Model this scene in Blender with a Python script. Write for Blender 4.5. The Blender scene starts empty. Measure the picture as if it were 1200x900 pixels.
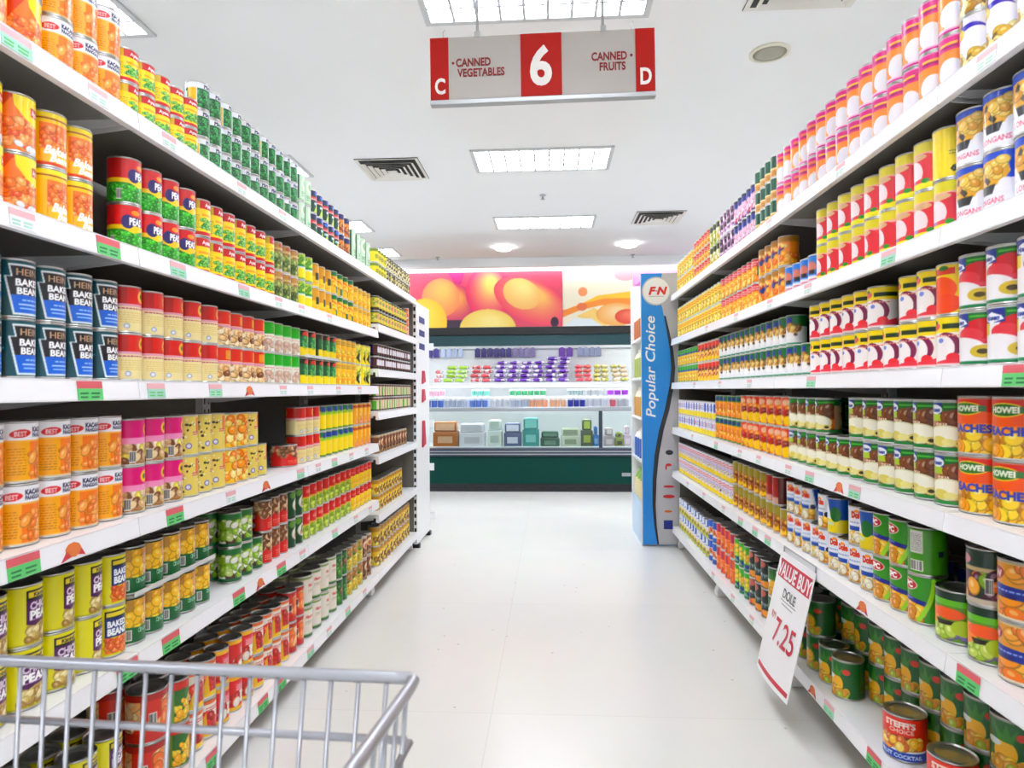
import bpy, bmesh, math, random
import numpy as np
from mathutils import Vector, Matrix, Euler

C = bpy.context.scene.collection
SC = bpy.context.scene
PI = math.pi
random.seed(7)

# ------------------------------------------------------------------ camera, light, exposure
F, VX, VY = 770.0, 646.0, 457.0           # focal length in pixels, vanishing point of the aisle
CAM_Z = 1.15
YAW = math.atan((VX - 600) / F)
PITCH = math.atan((VY - 450) / F)
ROLL = 0.0064
cam_d = bpy.data.cameras.new('camera')
cam_d.sensor_width = 36.0
cam_d.lens = F / 1200 * 36.0
cam_d.clip_start = 0.02
cam_d.dof.use_dof = True
cam_d.dof.focus_distance = 3.2
cam_d.dof.aperture_fstop = 9.0
cam = bpy.data.objects.new('camera', cam_d)
C.objects.link(cam)
cam.matrix_world = (Matrix.Translation((0, 0, CAM_Z)) @ Matrix.Rotation(YAW, 4, 'Z')
                    @ Matrix.Rotation(PI / 2 + PITCH, 4, 'X') @ Matrix.Rotation(-ROLL, 4, 'Z'))
SC.camera = cam
CAM_M = cam.matrix_world.copy()

LAMP_STRENGTH = 13.0        # ceiling fixtures
COOLER_STRENGTH = 9.0       # tube inside the refrigerated case
COVE_STRENGTH = 5.5        # tube hidden behind the soffit
SC.view_settings.view_transform = 'Standard'
SC.view_settings.look = 'None'
SC.view_settings.gamma = 1.0
SC.view_settings.use_curve_mapping = False
SC.view_settings.exposure = 0.58
w = bpy.data.worlds.new('world')
SC.world = w
w.use_nodes = True
w.node_tree.nodes['Background'].inputs[0].default_value = (0.9, 0.95, 1.0, 1)
w.node_tree.nodes['Background'].inputs[1].default_value = 0.3
SC.cycles.use_denoising = True
SC.cycles.max_bounces = 10
SC.cycles.diffuse_bounces = 6
SC.cycles.sample_clamp_indirect = 8.0
SC.cycles.caustics_reflective = False
SC.cycles.caustics_refractive = False


def ray(px, py):
    d = Vector(((px - 600) / F, -(py - 450) / F, -1.0))
    return (CAM_M.to_3x3() @ d), CAM_M.translation.copy()


def at(px, py, X=None, Y=None, Z=None):
    d, o = ray(px, py)
    t = (X - o.x) / d.x if X is not None else (Y - o.y) / d.y if Y is not None else (Z - o.z) / d.z
    return o + d * t


def px_y(px, X):
    """depth along the aisle of the picture column px on the plane at X (seen level with the camera)"""
    return at(px, VY, X=X).y


# ------------------------------------------------------------------ materials
def lin(c):
    if isinstance(c, str):
        c = c.lstrip('#')
        c = [int(c[i:i + 2], 16) / 255 for i in (0, 2, 4)]
    return tuple(((v / 12.92) if v <= 0.04045 else ((v + 0.055) / 1.055) ** 2.4) for v in c)


def srgb(c):
    if isinstance(c, str):
        c = c.lstrip('#')
        return np.array([int(c[i:i + 2], 16) / 255 for i in (0, 2, 4)])
    return np.array(c, dtype=float)


MATS = {}


def mat(name, col='#ffffff', rough=0.5, metal=0.0, emit=0.0, spec=0.5, coat=0.0, noise=0.0, nscale=20.0, alpha=1.0, trans=0.0, bump=0.0):
    if name in MATS:
        return MATS[name]
    m = bpy.data.materials.new(name)
    m.use_nodes = True
    nt = m.node_tree
    b = nt.nodes['Principled BSDF']
    l = lin(col)
    b.inputs['Base Color'].default_value = (*l, 1)
    b.inputs['Roughness'].default_value = rough
    b.inputs['Metallic'].default_value = metal
    b.inputs['Specular IOR Level'].default_value = spec
    b.inputs['Coat Weight'].default_value = coat
    b.inputs['Coat Roughness'].default_value = 0.15
    b.inputs['Alpha'].default_value = alpha
    b.inputs['Transmission Weight'].default_value = trans
    if emit:
        b.inputs['Emission Color'].default_value = (*l, 1)
        b.inputs['Emission Strength'].default_value = emit
    if noise or bump:
        tc = nt.nodes.new('ShaderNodeTexCoord')
        n = nt.nodes.new('ShaderNodeTexNoise')
        n.inputs['Scale'].default_value = nscale
        n.inputs['Detail'].default_value = 4
        nt.links.new(tc.outputs['Object'], n.inputs['Vector'])
        if noise:
            mx = nt.nodes.new('ShaderNodeMix')
            mx.data_type = 'RGBA'
            mx.inputs[6].default_value = (*[v * (1 - noise) for v in l], 1)
            mx.inputs[7].default_value = (*[min(1, v * (1 + noise)) for v in l], 1)
            nt.links.new(n.outputs['Fac'], mx.inputs[0])
            nt.links.new(mx.outputs[2], b.inputs['Base Color'])
        if bump:
            bp = nt.nodes.new('ShaderNodeBump')
            bp.inputs['Strength'].default_value = bump
            bp.inputs['Distance'].default_value = 0.01
            nt.links.new(n.outputs['Fac'], bp.inputs['Height'])
            nt.links.new(bp.outputs['Normal'], b.inputs['Normal'])
    MATS[name] = m
    return m


def print_mat(name, rough=0.35, coat=0.25):
    """printed paper or tin: the ink colours are the mesh's own colour attribute"""
    if name in MATS:
        return MATS[name]
    m = bpy.data.materials.new(name)
    m.use_nodes = True
    nt = m.node_tree
    b = nt.nodes['Principled BSDF']
    a = nt.nodes.new('ShaderNodeAttribute')
    a.attribute_name = 'ink'
    nt.links.new(a.outputs['Color'], b.inputs['Base Color'])
    b.inputs['Roughness'].default_value = rough
    b.inputs['Coat Weight'].default_value = coat
    b.inputs['Coat Roughness'].default_value = 0.12
    MATS[name] = m
    return m


M_WHITE = mat('white_enamel', '#f4f5f7', 0.35, noise=0.02, nscale=6)
M_STRIP = mat('white_price_strip', '#f6f6fa', 0.3, noise=0.02, nscale=9)
M_UNDER = mat('shaded_shelf_underside', '#8f8d88', 0.5, noise=0.04, nscale=8)  # white shelf metal greyed here: under-shelf shade put into the colour
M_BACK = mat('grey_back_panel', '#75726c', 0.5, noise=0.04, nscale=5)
M_SLOT = mat('dark_slot', '#1a1a1a', 0.7)
M_TIN = mat('tin_metal', '#c9c9c6', 0.28, metal=1.0, noise=0.06, nscale=60)
M_GOLD = mat('gold_lacquer', '#cdb683', 0.3, metal=1.0, noise=0.06, nscale=60)
M_LABEL = print_mat('printed_label')
M_POSTER = print_mat('printed_poster', 0.5, 0.0)
M_CHROME = mat('galvanised_wire', '#b9bac2', 0.32, metal=0.75, noise=0.05, nscale=40)


# ------------------------------------------------------------------ mesh helpers
def new_mesh(name, bm, mats, smooth=False):
    bmesh.ops.recalc_face_normals(bm, faces=bm.faces[:])
    me = bpy.data.meshes.new(name)
    bm.to_mesh(me)
    bm.free()
    for m in (mats if isinstance(mats, (list, tuple)) else [mats]):
        me.materials.append(m)
    if smooth:
        me.polygons.foreach_set('use_smooth', [True] * len(me.polygons))
    return me


def link(name, data, parent=None, loc=(0, 0, 0), rot=(0, 0, 0)):
    o = bpy.data.objects.new(name, data)
    C.objects.link(o)
    o.location = loc
    o.rotation_euler = rot
    if parent is not None:
        o.parent = parent
    return o


def tag(o, label=None, cat=None, group=None, kind=None):
    if label:
        o['label'] = label
    if cat:
        o['category'] = cat
    if group:
        o['group'] = group
    if kind:
        o['kind'] = kind
    return o


def empty(name, loc=(0, 0, 0), rot=(0, 0, 0)):
    return link(name, None, None, loc, rot)


def box(bm, x0, x1, y0, y1, z0, z1, bev=0.0, mi=0):
    vs = [bm.verts.new((x, y, z)) for x in (x0, x1) for y in (y0, y1) for z in (z0, z1)]
    fs = [bm.faces.new([vs[i] for i in q]) for q in ((0, 1, 3, 2), (4, 6, 7, 5), (0, 4, 5, 1), (2, 3, 7, 6), (0, 2, 6, 4), (1, 5, 7, 3))]
    for f in fs:
        f.material_index = mi
    if bev:
        es = list({e for f in fs for e in f.edges})
        bmesh.ops.bevel(bm, geom=es, offset=bev, segments=2, affect='EDGES', profile=0.5)
    return fs


def prism(bm, pts, axis, a0, a1, mi=0):
    """extrude a 2-D outline along an axis: 'x' pts are (y,z), 'y' pts are (x,z), 'z' pts are (x,y)"""
    def P(p, a):
        return {'x': (a, p[0], p[1]), 'y': (p[0], a, p[1]), 'z': (p[0], p[1], a)}[axis]
    A = [bm.verts.new(P(p, a0)) for p in pts]
    B = [bm.verts.new(P(p, a1)) for p in pts]
    n = len(pts)
    fs = [bm.faces.new(A), bm.faces.new(B[::-1])]
    for i in range(n):
        fs.append(bm.faces.new((A[i], A[(i + 1) % n], B[(i + 1) % n], B[i])))
    for f in fs:
        f.material_index = mi
    return fs


def tube(bm, pts, r, n=8, mi=0, caps=True):
    pts = [Vector(p) for p in pts]
    rings = []
    for i, p in enumerate(pts):
        if i == 0:
            t = pts[1] - p
        elif i == len(pts) - 1:
            t = p - pts[i - 1]
        else:
            t = (pts[i + 1] - p).normalized() + (p - pts[i - 1]).normalized()
        t.normalize()
        up = Vector((0, 0, 1)) if abs(t.z) < 0.9 else Vector((1, 0, 0))
        s = t.cross(up).normalized()
        u = s.cross(t)
        rings.append([bm.verts.new(p + s * (r * math.cos(2 * PI * k / n)) + u * (r * math.sin(2 * PI * k / n))) for k in range(n)])
    for a, b in zip(rings, rings[1:]):
        for k in range(n):
            f = bm.faces.new((a[k], a[(k + 1) % n], b[(k + 1) % n], b[k]))
            f.material_index = mi
            f.smooth = True
    if caps:
        bm.faces.new(rings[0][::-1]).material_index = mi
        bm.faces.new(rings[-1]).material_index = mi


def lathe(bm, prof, n=32, mi=0, cap0=True, cap1=True, off=(0, 0, 0)):
    rings = []
    for r, z in prof:
        rings.append([bm.verts.new((off[0] + r * math.cos(2 * PI * k / n), off[1] + r * math.sin(2 * PI * k / n), off[2] + z)) for k in range(n)])
    for a, b in zip(rings, rings[1:]):
        for k in range(n):
            f = bm.faces.new((a[k], a[(k + 1) % n], b[(k + 1) % n], b[k]))
            f.material_index = mi
            f.smooth = True
    if cap0:
        bm.faces.new(rings[0][::-1]).material_index = mi
    if cap1:
        bm.faces.new(rings[-1]).material_index = mi


def obj_box(name, dims, m, parent=None, bev=0.0):
    bm = bmesh.new()
    box(bm, *dims, bev=bev)
    return link(name, new_mesh(name, bm, m), parent)


# ------------------------------------------------------------------ lettering
def _text_mesh(s, bold=0.0, shear=0.0, extrude=0.0, res=3, spacing=1.0):
    cu = bpy.data.curves.new('lettering', 'FONT')
    cu.body = s
    cu.align_x = 'CENTER'
    cu.size = 1.0
    cu.offset = bold
    cu.shear = shear
    cu.extrude = extrude
    cu.resolution_u = res
    cu.space_character = spacing
    o = bpy.data.objects.new('lettering', cu)
    C.objects.link(o)
    dg = bpy.context.evaluated_depsgraph_get()
    me = bpy.data.meshes.new_from_object(o.evaluated_get(dg))
    bpy.data.objects.remove(o)
    bpy.data.curves.remove(cu)
    return me


_TT = {}


def text_tris(s, bold=0.02):
    k = (s, bold)
    if k not in _TT:
        me = _text_mesh(s, bold, res=2)
        co = np.empty(len(me.vertices) * 3)
        me.vertices.foreach_get('co', co)
        co = co.reshape(-1, 3)[:, :2]
        me.calc_loop_triangles()
        tr = np.empty(len(me.loop_triangles) * 3, dtype=int)
        me.loop_triangles.foreach_get('vertices', tr)
        t = co[tr.reshape(-1, 3)] / 0.73
        bpy.data.meshes.remove(me)
        t[..., 1] -= 0.5
        _TT[k] = t
    return _TT[k]


def letters(name, s, height, m, parent, origin, xdir, ydir, bold=0.02, shear=0.0, depth=0.002, wscale=1.0):
    """raised lettering: origin is the middle of the line, xdir/ydir the reading and upward directions"""
    me = _text_mesh(s, bold, shear, extrude=0.5, res=4)
    x, y = Vector(xdir).normalized(), Vector(ydir).normalized()
    z = x.cross(y)
    k = height / 0.73
    n = len(me.vertices)
    co = np.empty(n * 3)
    me.vertices.foreach_get('co', co)
    co = co.reshape(-1, 3)
    B = np.array([x * (k * wscale), y * k, z * depth])
    co[:, 1] -= 0.365
    out = co @ B + np.array(Vector(origin))
    me.vertices.foreach_set('co', out.ravel())
    me.materials.clear()
    me.materials.append(m)
    me.update()
    return link(name, me, parent)


# ------------------------------------------------------------------ printed artwork
class Canvas:
    """a little painter for printed labels. u runs -1..1 (a quarter turn each way of the label's front), v 0..1 upwards."""

    def __init__(s, W, H, asp, seed=1, ss=3):
        s.W, s.H, s.ss, s.asp = W, H, ss, asp
        s.w, s.h = W * ss, H * ss
        s.a = np.zeros((s.h, s.w, 3))
        s.u = (np.arange(s.w) + 0.5) / s.w * 2 - 1
        s.v = (np.arange(s.h) + 0.5) / s.h
        s.r = random.Random(seed)

    def _sl(s, u0, v0, u1, v1):
        i0, i1 = max(0, int((u0 + 1) / 2 * s.w) - 1), min(s.w, int((u1 + 1) / 2 * s.w) + 2)
        j0, j1 = max(0, int(v0 * s.h) - 1), min(s.h, int(v1 * s.h) + 2)
        return i0, i1, j0, j1

    def bg(s, c):
        s.a[:] = srgb(c)

    def rect(s, u0, v0, u1, v1, c):
        mu, mv = (s.u >= u0) & (s.u < u1), (s.v >= v0) & (s.v < v1)
        s.a[np.ix_(mv, mu)] = srgb(c)

    def band(s, v0, v1, c):
        s.rect(-2, v0, 2, v1, c)

    def ell(s, cu, cv, ru, rv, c, ang=0.0):
        """ru in label heights too, so that equal radii give a circle"""
        k = s.asp / 2
        R = max(ru, rv)
        i0, i1, j0, j1 = s._sl(cu - R / k, cv - R, cu + R / k, cv + R)
        if i1 <= i0 or j1 <= j0:
            return
        X = (s.u[i0:i1][None, :] - cu) * k
        Y = (s.v[j0:j1][:, None] - cv)
        ca, sa = math.cos(ang), math.sin(ang)
        m = ((X * ca + Y * sa) / ru) ** 2 + ((-X * sa + Y * ca) / rv) ** 2 <= 1
        s.a[j0:j1, i0:i1][m] = srgb(c)

    def poly(s, pts, c):
        us, vs = [p[0] for p in pts], [p[1] for p in pts]
        i0, i1, j0, j1 = s._sl(min(us), min(vs), max(us), max(vs))
        if i1 <= i0 or j1 <= j0:
            return
        U, V = np.meshgrid(s.u[i0:i1], s.v[j0:j1])
        m = np.zeros(U.shape, bool)
        n = len(pts)
        for k in range(n):
            (x0, y0), (x1, y1) = pts[k], pts[(k + 1) % n]
            if y0 == y1:
                continue
            m ^= ((y0 > V) != (y1 > V)) & (U < (x1 - x0) * (V - y0) / (y1 - y0) + x0)
        s.a[j0:j1, i0:i1][m] = srgb(c)

    def text(s, t, cu, cv, hgt, c, maxw=None, bold=0.03, slant=0.0):
        T = text_tris(t, bold).copy() * hgt
        k = s.asp / 2
        if maxw:
            wd = T[..., 0].max() - T[..., 0].min()
            if wd / k > maxw:
                T[..., 0] *= maxw * k / wd
        T[..., 0] += slant * T[..., 1]
        T[..., 0] = T[..., 0] / k + cu
        T[..., 1] += cv
        col = srgb(c)
        for tri in T:
            (x0, y0), (x1, y1), (x2, y2) = tri
            i0, i1, j0, j1 = s._sl(min(x0, x1, x2), min(y0, y1, y2), max(x0, x1, x2), max(y0, y1, y2))
            if i1 <= i0 or j1 <= j0:
                continue
            U, V = s.u[i0:i1][None, :], s.v[j0:j1][:, None]
            e0 = (x1 - x0) * (V - y0) - (y1 - y0) * (U - x0)
            e1 = (x2 - x1) * (V - y1) - (y2 - y1) * (U - x1)
            e2 = (x0 - x2) * (V - y2) - (y0 - y2) * (U - x2)
            m = ((e0 >= 0) & (e1 >= 0) & (e2 >= 0)) | ((e0 <= 0) & (e1 <= 0) & (e2 <= 0))
            s.a[j0:j1, i0:i1][m] = col

    def blobs(s, u0, v0, u1, v1, n, rad, cols, el=1.35):
        """a printed picture of beans, peas or pieces of fruit"""
        for _ in range(n):
            cu, cv = s.r.uniform(u0, u1), s.r.uniform(v0, v1)
            c = srgb(s.r.choice(cols))
            rr = rad * s.r.uniform(0.8, 1.2)
            an = s.r.uniform(0, PI)
            s.ell(cu, cv, rr * el * 1.14, rr * 1.14, c * 0.78, an)
            s.ell(cu, cv + rr * 0.08, rr * el, rr, c, an)
            s.ell(cu - rr * 0.3, cv + rr * 0.35, rr * el * 0.4, rr * 0.35, np.minimum(1, c * 0.6 + 0.42), an)

    def lines(s, u0, v0, u1, v1, n, c, fill=0.5):
        """small print: rows of broken dashes"""
        st = (v1 - v0) / n
        for i in range(n):
            uu = u0
            while uu < u1:
                L = s.r.uniform(0.04, 0.14)
                s.rect(uu, v0 + i * st, min(u1, uu + L), v0 + i * st + st * fill, c)
                uu += L + 0.03

    def code(s, u0, v0, u1, v1):
        s.rect(u0, v0, u1, v1, '#f5f5f2')
        uu = u0 + 0.02
        while uu < u1 - 0.02:
            L = s.r.uniform(0.008, 0.022)
            s.rect(uu, v0 + 0.02, uu + L, v1 - 0.02, '#202020')
            uu += L + s.r.uniform(0.01, 0.025)

    def out(s):
        a = s.a.reshape(s.H, s.ss, s.W, s.ss, 3).mean(axis=(1, 3))
        g = a.mean(axis=2, keepdims=True)
        a = np.clip(g + (a - g) * 1.12, 0, 1) ** 1.2
        return np.where(a <= 0.04045, a / 12.92, ((a + 0.055) / 1.055) ** 2.4)


def set_ink(me, rgb):
    at_ = me.attributes.new('ink', 'FLOAT_COLOR', 'POINT')
    buf = np.ones((len(me.vertices), 4), dtype=np.float32)
    buf[:, :3] = rgb
    at_.data.foreach_set('color', buf.ravel())


def grid_mesh(name, P, rgb, m, wrap=False, smooth=True):
    """P (H,W,3) points with ink rgb (H,W,3)"""
    H, W = P.shape[:2]
    idx = np.arange(H * W).reshape(H, W)
    if wrap:
        r = np.roll(idx, -1, axis=1)
        q = np.stack([idx[:-1], r[:-1], r[1:], idx[1:]], axis=-1).reshape(-1, 4)
    else:
        q = np.stack([idx[:-1, :-1], idx[:-1, 1:], idx[1:, 1:], idx[1:, :-1]], axis=-1).reshape(-1, 4)
    me = bpy.data.meshes.new(name)
    me.from_pydata(P.reshape(-1, 3).tolist(), [], q.tolist())
    me.materials.append(m)
    if smooth:
        me.polygons.foreach_set('use_smooth', [True] * len(me.polygons))
    set_ink(me, rgb.reshape(-1, 3))
    return me


def art_panel(name, cv, origin, ux, uy, m, parent=None, thick=0.003):
    """a thin printed sheet: a board of real thickness carrying the canvas on its front"""
    rgb = cv.out()
    H, W = rgb.shape[:2]
    o, ux, uy = np.array(origin, float), np.array(ux, float), np.array(uy, float)
    nrm = np.cross(ux, uy)
    nrm = nrm / np.linalg.norm(nrm) * thick
    S, T = np.meshgrid(np.linspace(0, 1, W), np.linspace(0, 1, H))
    P = o + nrm + S[..., None] * ux + T[..., None] * uy
    me = grid_mesh(name, P, rgb, m, smooth=False)
    bm = bmesh.new()
    bm.from_mesh(me)
    bm.verts.ensure_lookup_table()
    lay = bm.verts.layers.float_color['ink']
    cs = [bm.verts.new(Vector(o + a * ux + b * uy)) for a, b in ((0, 0), (1, 0), (1, 1), (0, 1))]
    for v in cs:
        v[lay] = (0.9, 0.9, 0.9, 1)
    bm.verts.ensure_lookup_table()
    fc = [bm.verts[i] for i in (0, W - 1, H * W - 1, (H - 1) * W)]
    bm.faces.new(cs[::-1])
    for i in range(4):
        bm.faces.new((cs[i], cs[(i + 1) % 4], fc[(i + 1) % 4], fc[i]))
    bm.to_mesh(me)
    bm.free()
    return link(name, me, parent)

# ------------------------------------------------------------------ tins and their printed labels
ORANGE = ['#f08a2c', '#e8741e', '#f5a04a', '#e2662a']
PEAS = ['#35b81e', '#2aa015', '#4fcf2a', '#1f8a12']
CORN = ['#ffd21f', '#f7bd10', '#ffe04a']
MUSH = ['#d9b98a', '#b98a56', '#f0dcb4', '#8a5a34']
LYCH = ['#ffffff', '#f4f0f2', '#f8f2ee']
D = {}          # key -> (noun, look, painter, lid material)


def design(key, noun, look, lid='tin'):
    def deco(fn):
        D[key] = (noun, look, fn, lid)
        return fn
    return deco


# --- vegetable side (left of the aisle)
@design('bean_swirl', 'bean_can', 'orange baked bean can with yellow swirl')
def _(c):
    c.bg('#f28a2a'); c.blobs(-1, .03, 1, .6, 119, 0.054, ORANGE + ['#f7b268'])
    c.poly([(-1, .5), (-.5, .92), (-.2, 1), (-1, 1)], '#d94f16')
    c.poly([(-.45, 1), (-.4, .8), (-.1, .6), (.35, .5), (.8, .62), (1, .8), (1, 1)], '#ffe11a')
    c.rect(.1, .68, .55, .84, '#c8202c'); c.text('Ayam', .32, .76, .1, '#ffffff', .36)
    c.blobs(-.3, .04, .3, .16, 5, 0.050, ['#e9eef5'])
@design('bean_band', 'bean_can', 'yellow banded baked bean can')
def _(c):
    c.bg('#f0862c'); c.blobs(-1, .05, 1, .72, 136, 0.043, ORANGE + ['#f2a25a'])
    c.band(.9, 1, '#ffe11a'); c.band(.87, .9, '#a85a10'); c.band(.8, .87, '#f8cf10')
    c.rect(-1, 0, -.62, .8, '#f6c714'); c.rect(.62, 0, 1, .8, '#f6c714')
    c.band(0, .06, '#d9531f'); c.rect(-.6, .06, .6, .3, '#f7c216')
    c.text('Baked', -.02, .3, .16, '#ffffff', .85, .05, .3); c.text('Beans', .1, .15, .14, '#ffffff', .75, .05, .3)
@design('kacang', 'bean_can', 'orange bean can with white navy-lettered top')
def _(c):
    c.bg('#f6981c'); c.rect(-1, 0, -.35, .7, '#f2b416'); c.lines(-.95, .12, -.45, .6, 10, '#b8860f', .3)
    c.rect(-.33, .02, 1, .68, '#ee8a22'); c.blobs(-.25, .06, .95, .56, 78, 0.054, ['#f3a24a', '#f6b45e', '#ea8630', '#f9c47a'], 1.6)
    c.band(.7, 1, '#f4f3f6'); c.band(.68, .71, '#f6c060')
    c.text('KACANG', .08, .885, .085, '#141a4c', .66, .05); c.text('PANGGANG', .08, .79, .07, '#141a4c', .66, .04)
    c.ell(-.6, .82, .15, .07, '#d4222e', .1); c.text('BEST', -.6, .82, .085, '#f7dfe0', .34, .03)
    c.band(0, .03, '#f3d6a0')
@design('ayam_pea', 'pea_can', 'yellow pea can with red top')
def _(c):
    c.bg('#ffdf12'); c.band(.76, 1, '#c9202c'); c.text('Ayam', -.05, .88, .11, '#ffffff', .55, .04)
    c.rect(-1, .76, -.6, 1, '#d7b915'); c.band(.0, .1, '#d3242c')
    c.blobs(-.55, .2, .75, .48, 102, 0.036, ['#6fc24a', '#4aa43a', '#93d36a', '#3a8f3a'], 1.2)
    c.rect(-.5, .55, .5, .62, '#f3b60e'); c.lines(-.95, .2, -.62, .6, 8, '#8a7a10', .3)
@design('pea_small', 'pea_can', 'small dark green pea can with white top')
def _(c):
    c.bg('#0f6b36'); c.blobs(-.4, .05, 1, .68, 153, 0.050, ['#1d8a45', '#2aa050', '#0b5a2c', '#43b364'], 1.1)
    c.rect(-1, 0, -.5, .8, '#f2c61a'); c.rect(-.5, 0, -.45, .8, '#e9f2ea')
    c.band(.77, 1, '#eef0f4'); c.text('PEAS', .2, .89, .12, '#1b2350', .6, .05); c.lines(-.1, .79, .6, .83, 1, '#1b2350')
    c.rect(.82, .1, .95, .66, '#dff0e0')
@design('veg_dark', 'vegetable_can', 'dark green vegetable can with blue cap band')
def _(c):
    c.bg('#0c4a34'); c.band(.78, 1, '#27265f'); c.ell(.1, .88, .17, .1, '#3a6fd0'); c.band(.55, .72, '#d3232e')
    c.lines(-.6, .58, .7, .7, 2, '#f6dada'); c.rect(-.2, .36, .5, .46, '#bfe0e8')
    c.poly([(-.3, 0), (.1, .42), (.5, 0)], '#b9d82a'); c.rect(.6, .0, 1, .5, '#e8b91c')
@design('veg_gold', 'vegetable_can', 'brown and gold vegetable can')
def _(c):
    c.bg('#d98a2b'); c.band(.72, 1, '#2a2a6a'); c.blobs(-.8, .1, .8, .6, 51, 0.058, ['#f0b24a', '#c46a1c', '#7a3a16', '#f6d27a'])
    c.rect(-1, 0, -.7, 1, '#3a2a1c')
@design('mint_jar', 'vegetable_can', 'pale mint vegetable can with dark stripe')
def _(c):
    c.bg('#cfe6cf'); c.rect(-1, 0, -.55, 1, '#0f4a2c'); c.ell(.1, .72, .2, .22, '#eef7ea'); c.ell(.1, .72, .12, .14, '#9fc78c')
    c.lines(-.3, .2, .7, .4, 3, '#5c8a5c'); c.band(0, .08, '#9cc89c')
@design('sardine_tan', 'vegetable_can', 'tan and black speckled vegetable can')
def _(c):
    c.bg('#d9cf8a'); c.blobs(-1, .1, 1, .9, 39, 0.088, ['#2b2a20', '#e9e2b0', '#a79a4a', '#f4efcf']); c.band(.9, 1, '#3a3a30'); c.band(0, .08, '#f0ead0')
@design('lemon_small', 'vegetable_can', 'small lemon yellow vegetable can')
def _(c):
    c.bg('#f2e23a'); c.band(.8, 1, '#8aa028'); c.lines(-.5, .3, .6, .6, 4, '#6a7a1c'); c.band(0, .07, '#f7f2c0')
@design('mushy_pea', 'pea_can', 'red pea can with purple emblem')
def _(c):
    c.bg('#d8202c'); c.rect(-1, .45, -.6, 1, '#c01e22'); c.band(.42, .54, '#f3cf1c'); c.band(0, .44, '#2f8a1a')
    c.blobs(-1, .02, 1, .39, 161, 0.043, PEAS, 1.1)
    c.poly([(-.3, .44), (.1, .52), (.5, .44), (.1, .36)], '#f6d41c')
    c.ell(-.12, .62, .13, .16, '#3a2a78'); c.rect(-.12, .54, .5, .74, '#33246e'); c.text('PEAS', .2, .64, .17, '#ffffff', .56, .05)
    c.ell(.2, .84, .1, .06, '#f6a623'); c.code(-.8, .05, -.6, .3)
@design('beige_green', 'vegetable_can', 'beige vegetable can with green picture')
def _(c):
    c.bg('#d9c48c'); c.band(.8, 1, '#c49a5c'); c.blobs(-.7, .1, .7, .6, 57, 0.065, ['#8aa04a', '#5f7a2e', '#b5c06a', '#46601f']); c.lines(-.5, .66, .6, .76, 2, '#7a4a22'); c.ell(.1, .88, .16, .07, '#b05a3a')
@design('lime_yellow', 'corn_can', 'lime and yellow vegetable can')
def _(c):
    c.bg('#ffe314'); c.band(.62, 1, '#cfe02a'); c.blobs(-.9, .66, .9, .9, 44, 0.043, ['#6fae2a', '#3f8a22', '#d8ea6a']); c.band(.5, .6, '#2c9a44'); c.band(.44, .5, '#e9f4f8'); c.band(0, .05, '#2f8a2a')
@design('yellow_navy', 'corn_can', 'yellow corn can with dark picture panel')
def _(c):
    c.bg('#fbd616'); c.rect(-.7, .45, .5, .95, '#d9a51c'); c.rect(-.3, .3, .4, .62, '#26221c'); c.rect(.5, .0, .8, 1, '#eef0f0'); c.band(.93, 1, '#c9a224'); c.blobs(-.8, .05, .4, .28, 30, 0.043, CORN)
@design('corn_green', 'corn_can', 'yellow corn can with green top')
def _(c):
    c.bg('#f8c81a'); c.band(.8, 1, '#0e7d48'); c.blobs(-.8, .3, .8, .7, 68, 0.043, CORN + ['#e8a018']); c.rect(-.2, .05, .4, .35, '#15814c'); c.poly([(-.9, .75), (.4, .45), (.5, .5), (-.8, .8)], '#e0721e')
@design('gold_corn', 'corn_can', 'plain golden yellow corn can')
def _(c):
    c.bg('#f7c712'); c.band(.7, .96, '#eec44a'); c.blobs(-.8, .1, .8, .55, 68, 0.050, CORN + ['#f0a818']); c.rect(.55, 0, .8, 1, '#4a8a3a'); c.lines(-.5, .74, .5, .9, 3, '#a8781a')
@design('jar_pink', 'soup_can', 'yellow and pink can with black base')
def _(c):
    c.bg('#e6d84a'); c.ell(.1, .6, .3, .22, '#f2a892'); c.band(0, .2, '#3a241c'); c.band(.9, 1, '#4a5a2a'); c.blobs(-.9, .3, -.3, .8, 20, 0.050, ['#9ab83a', '#f0e27a'])
@design('pink_stack', 'soup_can', 'salmon pink and orange can')
def _(c):
    c.bg('#e87a4a'); c.ell(0, .5, .3, .3, '#f7c6b4'); c.band(.9, 1, '#e9eee8'); c.rect(.6, 0, .9, 1, '#d2562a')
@design('keystone', 'bean_can', 'teal baked bean can with keystone label')
def _(c):
    c.bg('#0d5a66'); c.rect(-1, 0, -.85, 1, '#0a4650')
    k = [(-.62, .9), (.62, .9), (.55, .7), (.72, .7), (.5, .06), (-.5, .06), (-.72, .7), (-.55, .7)]
    c.poly([(x * 1.1, .48 + (y - .48) * 1.09) for x, y in k], '#e8eef0'); c.poly(k, '#1b1620')
    c.poly([(-.61, .38), (.61, .38), (.5, .06), (-.5, .06)], '#1d74d2')
    c.text('HEINZ', 0, .8, .13, '#c9a98a', .95, .02); c.text('BAKED', 0, .615, .125, '#ffffff', .98, .045); c.text('BEANS', 0, .46, .125, '#ffffff', .92, .045)
    c.lines(-.3, .28, .35, .33, 1, '#bcd8f6'); c.rect(-.4, .2, .4, .23, '#cfe2f8'); c.rect(-.36, .13, .36, .16, '#9cc6f0')
    c.ell(.66, .2, .17, .2, '#e9e4da'); c.ell(.68, .2, .13, .16, '#f2a01c'); c.ell(-.92, .5, .02, .02, '#3a9cc0')
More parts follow.
